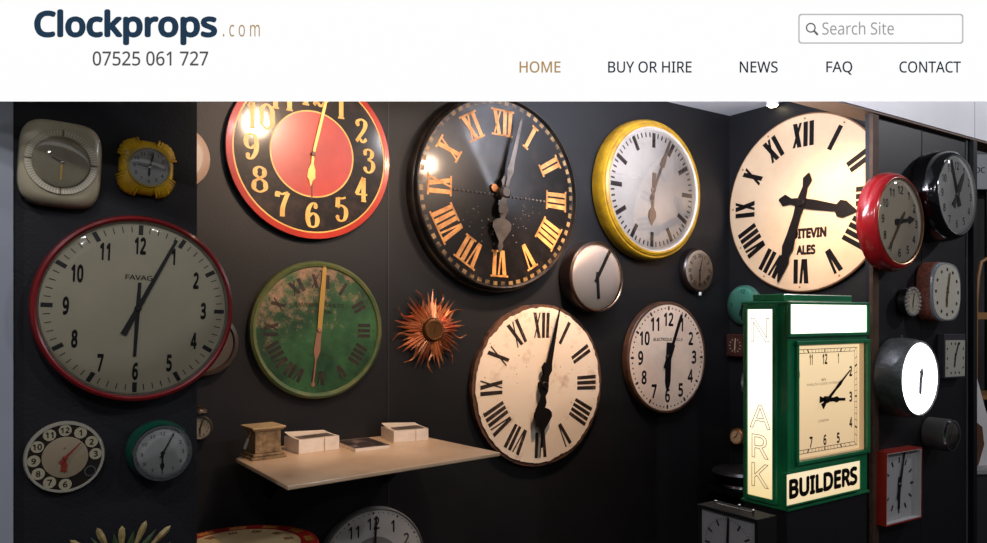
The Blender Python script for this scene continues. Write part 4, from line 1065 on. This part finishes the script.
for i in range(12): radial_quad(mb, i*30, 21*k, 24*k, 3*k, 3*k, .0813)
mb.build('hour_markings', BLK, dl)
hand(t, 'minute_hand', MATS['brass_dark'], 12, [(-10*k, 1*k), (0, 1.2*k), (20*k, .9*k)], .0845, .001); hand(t, 'hour_hand', MATS['brass_dark'], 184, [(-5*k, 1.2*k), (0, 1.6*k), (15*k, 1.6*k)], .082, .001)
hub(t, 1.8*k, .0808, .088, MATS['brass_dark'])
# --- small crystal-edged clock
D = .05
t, k = mount('wall_clock', 'small round clock with sparkling cut-glass rim beside the terracotta clock', 'clock', Q, 913, 301.5, D, 0)
R0 = 13.5*k
lathe_part(t, 'case', BLK, [(R0*.9, 0), (R0*1.05, .008), (R0*1.0, .042), (R0*.9, .046)], 48)
cry = mat('cut_crystal', (214, 210, 204), .08, .7)
for i in range(20):
    r, _t = cw(i*18); c = (r[0]*R0*.97, r[1]*R0*.97)
    MB().lathe([(.0105, .045), (.009, .052), (.0045, .056), (0, .057)], 6, c).build('crystal', cry, t)
mb = MB(); disc(mb, R0*.86, .0475, 48); dl = mb.build('dial', mat('beige_dial_small', (168, 160, 142), .4), t)
mb = MB(); arabic(mb, R0*.62, R0*.2, .0482); mb.build('dial_lettering', DK, dl)
hand(t, 'hour_hand', DK, 184, [(0, .7*k), (6*k, .4*k)], .049, .0008); hand(t, 'minute_hand', DK, 15, [(0, .6*k), (9*k, .3*k)], .0502, .0008)
# --- hammered grey lit clock
D = .13
t, k = mount('illuminated_clock', 'round grey hammered-metal clock with glowing white face', 'clock', Q, 919, 378.5, D, 0)
R0 = 40.5*k; Fc = 35.5*k
ham = mat('hammered_grey', (92, 94, 94), .35, .3, c2=(70, 72, 72), scale=20, bump=.5, bscale=45, coat=.3)
lathe_part(t, 'case', ham, [(R0*.9, 0), (R0*.98, .008), (R0*1.0, .05), (R0*.98, .1), (R0*.94, .13), (R0*.9, .138), (R0*.875, .132)])
mb = MB(); disc(mb, Fc, .132); mb.build('lit_dial', mat('glowing_dial', (255, 255, 255), .5, emit=3.0, ecol=(250, 252, 255)), t)
hgr = mat('backlit_grey_hand', (120, 122, 126), .5)
hand(t, 'hour_hand', hgr, 184, [(-8*k, 3*k), (-4*k, 1.6*k), (0, 2.6*k), (14*k, 2.4*k), (16*k, .8*k)], .135, .002); hand(t, 'minute_hand', hgr, 8, [(0, 2*k), (6*k, 3.2*k), (11*k, .8*k)], .1375, .002)
MB().tube([(0, -.05, R0*.97), (0, -.05, R0*1.06)], .006).build('top_lug', ham, t)
# --- small square pale clock
D = .04
t, k = mount('wall_clock', 'small square pale-faced clock to the right of the glowing clock', 'clock', Q, 955.5, 356, D, 1)
w, h = 21.5*k, 22*k
mb = MB(); mb.prism([(-w, -h), (w, -h), (w, h), (-w, h)], 0, .036); mb.build('case', mat('dark_violet_grey', (52, 50, 56), .4), t, bevel=.003)
mb = MB(); mb.poly([(-w*.93, -h*.93), (w*.93, -h*.93), (w*.93, h*.72), (-w*.93, h*.72)], .0372); dl = mb.build('dial', mat('beige_white_square', (166, 164, 150), .5), t)
mb = MB()
for i in range(12):
    r, _t = cw(i*30); s_ = min(w*.76/max(abs(r[0]), 1e-6), h*.66/max(abs(r[1]), 1e-6)); disc(mb, 1.3*k, .0379, 8, (r[0]*s_, r[1]*s_-h*.1))
mb.build('hour_markings', BLK, dl)
hand(t, 'minute_hand', BLK, 24, [(-4*k, .8*k), (15*k, .8*k)], .0395, .001); hand(t, 'hour_hand', BLK, 190, [(-3*k, 1*k), (11*k, 1.1*k)], .0382, .001)
# --- small grey drum clock
D = .11
t, k = mount('wall_clock', 'small grey drum-shaped clock with chrome rim below the square pale clock', 'clock', Q, 951.5, 435.5, D, 0)
R0 = 16.2*k
lathe_part(t, 'case', mat('dull_grey_drum', (104, 102, 100), .35, .4), [(R0*.95, 0), (R0*1.0, .004), (R0*1.0, .1), (R0*.97, .106)], 64)
lathe_part(t, 'bezel', CHROME, [(R0*.97, .106), (R0*.95, .116), (R0*.86, .116), (R0*.84, .108)], 64)
mb = MB(); disc(mb, R0*.86, .108, 48); dl = mb.build('dial', mat('dark_olive_dial', (88, 84, 76), .4), t)
mb = MB(); minutes(mb, R0*.7, R0*.76, .0012, .1086, r0h=R0*.6, wh=.003); mb.build('minute_markings', mat('pale_track', (150, 146, 136), .5), dl)
hand(t, 'hour_hand', mat('pale_metal_hand', (150, 140, 124), .3, .4), 200, [(0, .9*k), (7*k, .5*k)], .1092, .001); hand(t, 'minute_hand', MATS['pale_metal_hand'], 20, [(0, .8*k), (10*k, .4*k)], .111, .001)
dome(t, R0*.85, .115, .006)
# --- red rectangular clock
D = .062
t, k = mount('wall_clock', 'rectangular red-framed clock with white face, low on right panel', 'clock', Q, 904, 486, D, 1, gap=-.0135)
w, h = 34*k, 36*k
mb = MB()
mb.prism([(-w, -h), (w, -h), (w, h), (-w, h)], .0145, .05)
for a, b_, c, e in ((-w, -w+.006, -h, h), (w-.006, w, -h, h), (-w+.0061, w-.0061, h-.006, h), (-w+.0061, w-.0061, -h, -h+.006)): mb.box(a, b_, -.078, -.0501, c, e)
mb.build('case', mat('orange_red_case', (160, 40, 24), .4, c2=(138, 32, 20), scale=5, coat=.2), t)
mb = MB()
for a, b_, c, e in ((-w+.0065, -w+.009, -h+.0065, h-.0065), (w-.009, w-.0065, -h+.0065, h-.0065), (-w+.0095, w-.0095, h-.009, h-.0065), (-w+.0095, w-.0095, -h+.0065, -h+.009)): mb.box(a, b_, -.0775, -.0515, c, e)
mb.build('inner_rim', mat('white_liner', (186, 186, 184), .5), t)
mb = MB().box(-w+.0065, w-.0065, -.0515, -.0505, -h+.0065, h-.0065); dl = mb.build('dial', mat('red_clock_dial', (158, 158, 158), .5), t)
mb = MB()
for i in range(12): radial_quad(mb, i*30, 22*k, 28*k, 2.2*k, 2.2*k, .0525)
mb.build('hour_markings', BLK, dl)
hand(t, 'minute_hand', BLK, 14, [(-14*k, 1.6*k), (0, 1.8*k), (34*k, 1*k)], .057, .002); hand(t, 'hour_hand', BLK, 182, [(-8*k, 2*k), (0, 2.2*k), (24*k, 1.4*k)], .054, .002)
hub(t, 2.6*k, .0528, .061, BLK)

# ================================================================== NEIGHBOURING STAND AT THE RIGHT EDGE
Zf = 6.4; kf = Zf/F
def fx(px): return (px-CX)*kf
def fz(py): return CAMH+(HY-py)*kf
t = thing('notice_board', 'white notice panel with dark letters on the stand behind, right edge', 'sign', (fx(990), Zf, fz(180)))
MB().box(-15*kf, 25*kf, 0, .03, -9*kf, 33*kf).build('panel', mat('notice_white', (150, 152, 156), .6), t)
MB().box(-15*kf, 25*kf, -.012, -.0005, 26*kf, 29*kf).build('top_rail', mat('notice_rail', (90, 92, 96), .5), t)
mb = MB(); put_text(mb, 'OC', -10*kf, 10*kf, h=5.5*kf, d=.002, bold=.005); mb.build('lettering', mat('notice_ink', (40, 42, 46), .6), t)
MB().box(-1*kf, 2*kf, .031, .06, -fz(180), -9*kf).build('leg', BLK, t)
# folding table with white and brown pieces on the neighbouring stand
Zc = 4.9; kc2 = Zc/F
def gx(px): return (px-CX)*kc2
def gz(py): return CAMH+(HY-py)*kc2
t = thing('display_table', 'dark cloth-covered table of the neighbouring stand, right edge', 'table', (gx(1000), Zc, 0))
MB().box(-31*kc2, 50*kc2, 0, .5, 0, gz(474)).build('cloth', mat('dark_table_cloth', (36, 36, 38), .8), t)
MB().box(-32*kc2, 51*kc2, -.01, .51, gz(474)+.0005, gz(470)).build('tabletop', mat('table_white', (150, 150, 150), .5), t)
t = thing('folded_card_stand', 'tall slanted white board standing on the neighbouring table', 'board', ((977.5-CX)/F*(Zc+.15), Zc+.15, gz(470)+.001))
mb = MB(); mb.prism([(-7*kc2, 0), (14*kc2, 0), (16*kc2, 30*kc2), (6*kc2, 62*kc2), (-4*kc2, 100*kc2), (-8*kc2, 94*kc2), (-7*kc2, 50*kc2)], 0, .01); mb.build('board', mat('board_white', (214, 212, 210), .6), t)
mb = MB(); mb.prism([(-6*kc2, .5*kc2), (-1*kc2, .5*kc2), (5*kc2, 22*kc2), (3*kc2, 40*kc2), (-2*kc2, 44*kc2), (-7*kc2, 26*kc2), (-1*kc2, 22*kc2)], .011, .02); mb.build('easel_strut', mat('easel_brown', (92, 58, 38), .5), t)
t = thing('wooden_chair', 'curved golden wooden chair back seen at the right edge', 'chair', ((982-CX)/F*(Zc+.9), Zc+.9, 0))
pz = lambda py: gz(py)
mb = MB().tube([(-.06, 0, .0), (-.05, 0, .9), (-.045, 0, pz(300)), (-.03, 0, pz(270)), (.0, .01, pz(252)), (.05, .02, pz(248))], .014, 10); mb.build('back_post', mat('golden_wood', (150, 108, 66), .4), t, smooth=50)
mb = MB().tube([(.35, 0, .0), (.35, 0, .9), (.345, 0, pz(300)), (.33, 0, pz(270)), (.3, .01, pz(252)), (.25, .02, pz(248))], .014, 10); mb.build('back_post', MATS['golden_wood'], t, smooth=50)
MB().box(-.04, .34, -.0, .02, pz(320), pz(312)).build('back_rail', MATS['golden_wood'], t)
MB().box(-.07, .36, -.01, .38, .9, .93).build('seat', MATS['golden_wood'], t)
for x in (-.05, .34): MB().box(x-.012, x+.012, .34, .364, 0, .8995).build('leg', MATS['golden_wood'], t)

# ------------------------------------------------------------------ spotlight fitting seen under the ceiling
P = R.pt(.33, .05, 0); zl = CAMH + (HY-104)/F*P.y
t = thing('ceiling_spotlight', 'small bright spotlight tucked under the white ceiling', 'light', (P.x, P.y, zl))
MB().vlathe([(.0, .045), (.03, .045), (.034, .0), (.03, -.008), (.028, .0), (.0, .002)], 24).build('shade', WHT, t, smooth=40)
MB().vlathe([(.027, -.003), (.02, -.016), (0, -.02)], 24).build('lamp', mat('lamp_glow', (255, 240, 210), .4, emit=12, ecol=(255, 236, 200)), t, smooth=60)
MB().tube([(0, 0, .045), (0, 0, TOP-zl)], .006).build('stem', WHT, t)

# ------------------------------------------------------------------ lights
def spot(loc, target, w, angle, blend=.6, c=(255, 200, 150), size=.04):
    l = bpy.data.lights.new('spot', 'SPOT'); l.energy = w; l.spot_size = radians(angle); l.spot_blend = blend; l.color = lin(c); l.shadow_soft_size = size
    o = bpy.data.objects.new('spot', l); COL.objects.link(o); o.location = loc
    o.rotation_euler = (Vector(target)-Vector(loc)).to_track_quat('-Z', 'Y').to_euler(); return o
def on(plane, px, py): return plane.at(px, py)[0]
WARM = (255, 218, 186)
def mirror(plane, px, py, off, dist):
    """place a lamp where the clock face at this pixel would mirror it to the viewer"""
    P, k = plane.at(px, py, off); n = Vector((plane.n[0], plane.n[1], 0)); P = P + n*off
    v = (P - Vector((0, 0, CAMH))).normalized(); r = v - n*2*v.dot(n); return P + r*dist
s1 = mirror(M, 258, 122, .05, 1.35)
spot(s1, on(M, 290, 195), 80, 85, .9, WARM, .05)
s2 = mirror(M, 428, 165, .063, 1.6)
spot(s2, on(M, 455, 215), 34, 60, .8, WARM, .05)
s3 = on(M, 540, 300) + Vector((M.n[0], M.n[1], 0))*.62; s3.z = 2.4
spot(s3, on(M, 540, 345), 115, 66, 1.0, WARM, .05)
s4 = mirror(M, 676, 167, .11, 1.2)
spot(s4, on(M, 664, 325), 60, 70, .8, WARM, .04)
s5 = on(R, 858, 230) + Vector((R.n[0], R.n[1], 0))*.5; s5.z = 2.36
spot(s5, on(R, 842, 215), 35, 85, 1.0, (255, 216, 168), .05)
s6 = on(M, 330, 330) + Vector((M.n[0], M.n[1], 0))*.9; s6.z = 2.45
spot(s6, on(M, 330, 360), 15, 75, .9, WARM, .05)
def area(loc, target, w, size, c=(255, 255, 255)):
    l = bpy.data.lights.new('area', 'AREA'); l.energy = w; l.size = size; l.color = lin(c)
    o = bpy.data.objects.new('area', l); COL.objects.link(o); o.location = loc
    o.rotation_euler = (Vector(target)-Vector(loc)).to_track_quat('-Z', 'Y').to_euler(); return o
area((.9, 3.0, 2.4), (1.1, 3.7, 2.725), 38, .5, (236, 240, 255))      # unseen fill light added to brighten the white ceiling
s7 = on(M, 355, 300) + Vector((M.n[0], M.n[1], 0))*.5; s7.z = 2.5
spot(s7, on(M, 350, 450) + Vector((M.n[0], M.n[1], 0))*.3, 26, 40, 1.0, WARM, .05)
def bulb(loc, w, c=(250, 248, 255), size=.07):
    l = bpy.data.lights.new('hall_lamp', 'POINT'); l.energy = w; l.color = lin(c); l.shadow_soft_size = size
    o = bpy.data.objects.new('hall_lamp', l); COL.objects.link(o); o.location = loc; return o
for loc, w in (((-1.6, .3, 3.3), 58), ((-.3, -.4, 3.3), 44), ((1.6, -.2, 3.3), 44), ((3.4, 1.0, 3.3), 78), ((1.2, -2.2, 3.3), 60), ((4.7, 3.5, 3.4), 110)): bulb(loc, w)
w = bpy.data.worlds.new('hall'); SC.world = w; w.use_nodes = True
bg = w.node_tree.nodes['Background']; bg.inputs['Color'].default_value = (.75, .78, .85, 1); bg.inputs['Strength'].default_value = .08

for o in list(COL.objects):
    if o.name.split('.')[0] in ('dial_lettering', 'stains', 'minute_markings', 'hour_markings', 'rim_lettering') and o.parent and o.parent.type == 'MESH': fold(o)
# ------------------------------------------------------------------ camera
cd = bpy.data.cameras.new('camera'); co = bpy.data.objects.new('camera', cd); COL.objects.link(co)
cd.sensor_width = 36; cd.lens = 36*F/987; cd.shift_y = (HY-271.5)/987; cd.clip_start = .05
co.location = (0, 0, CAMH); co.rotation_euler = (pi/2, 0, 0)
SC.camera = co
SC.view_settings.view_transform = 'Standard'
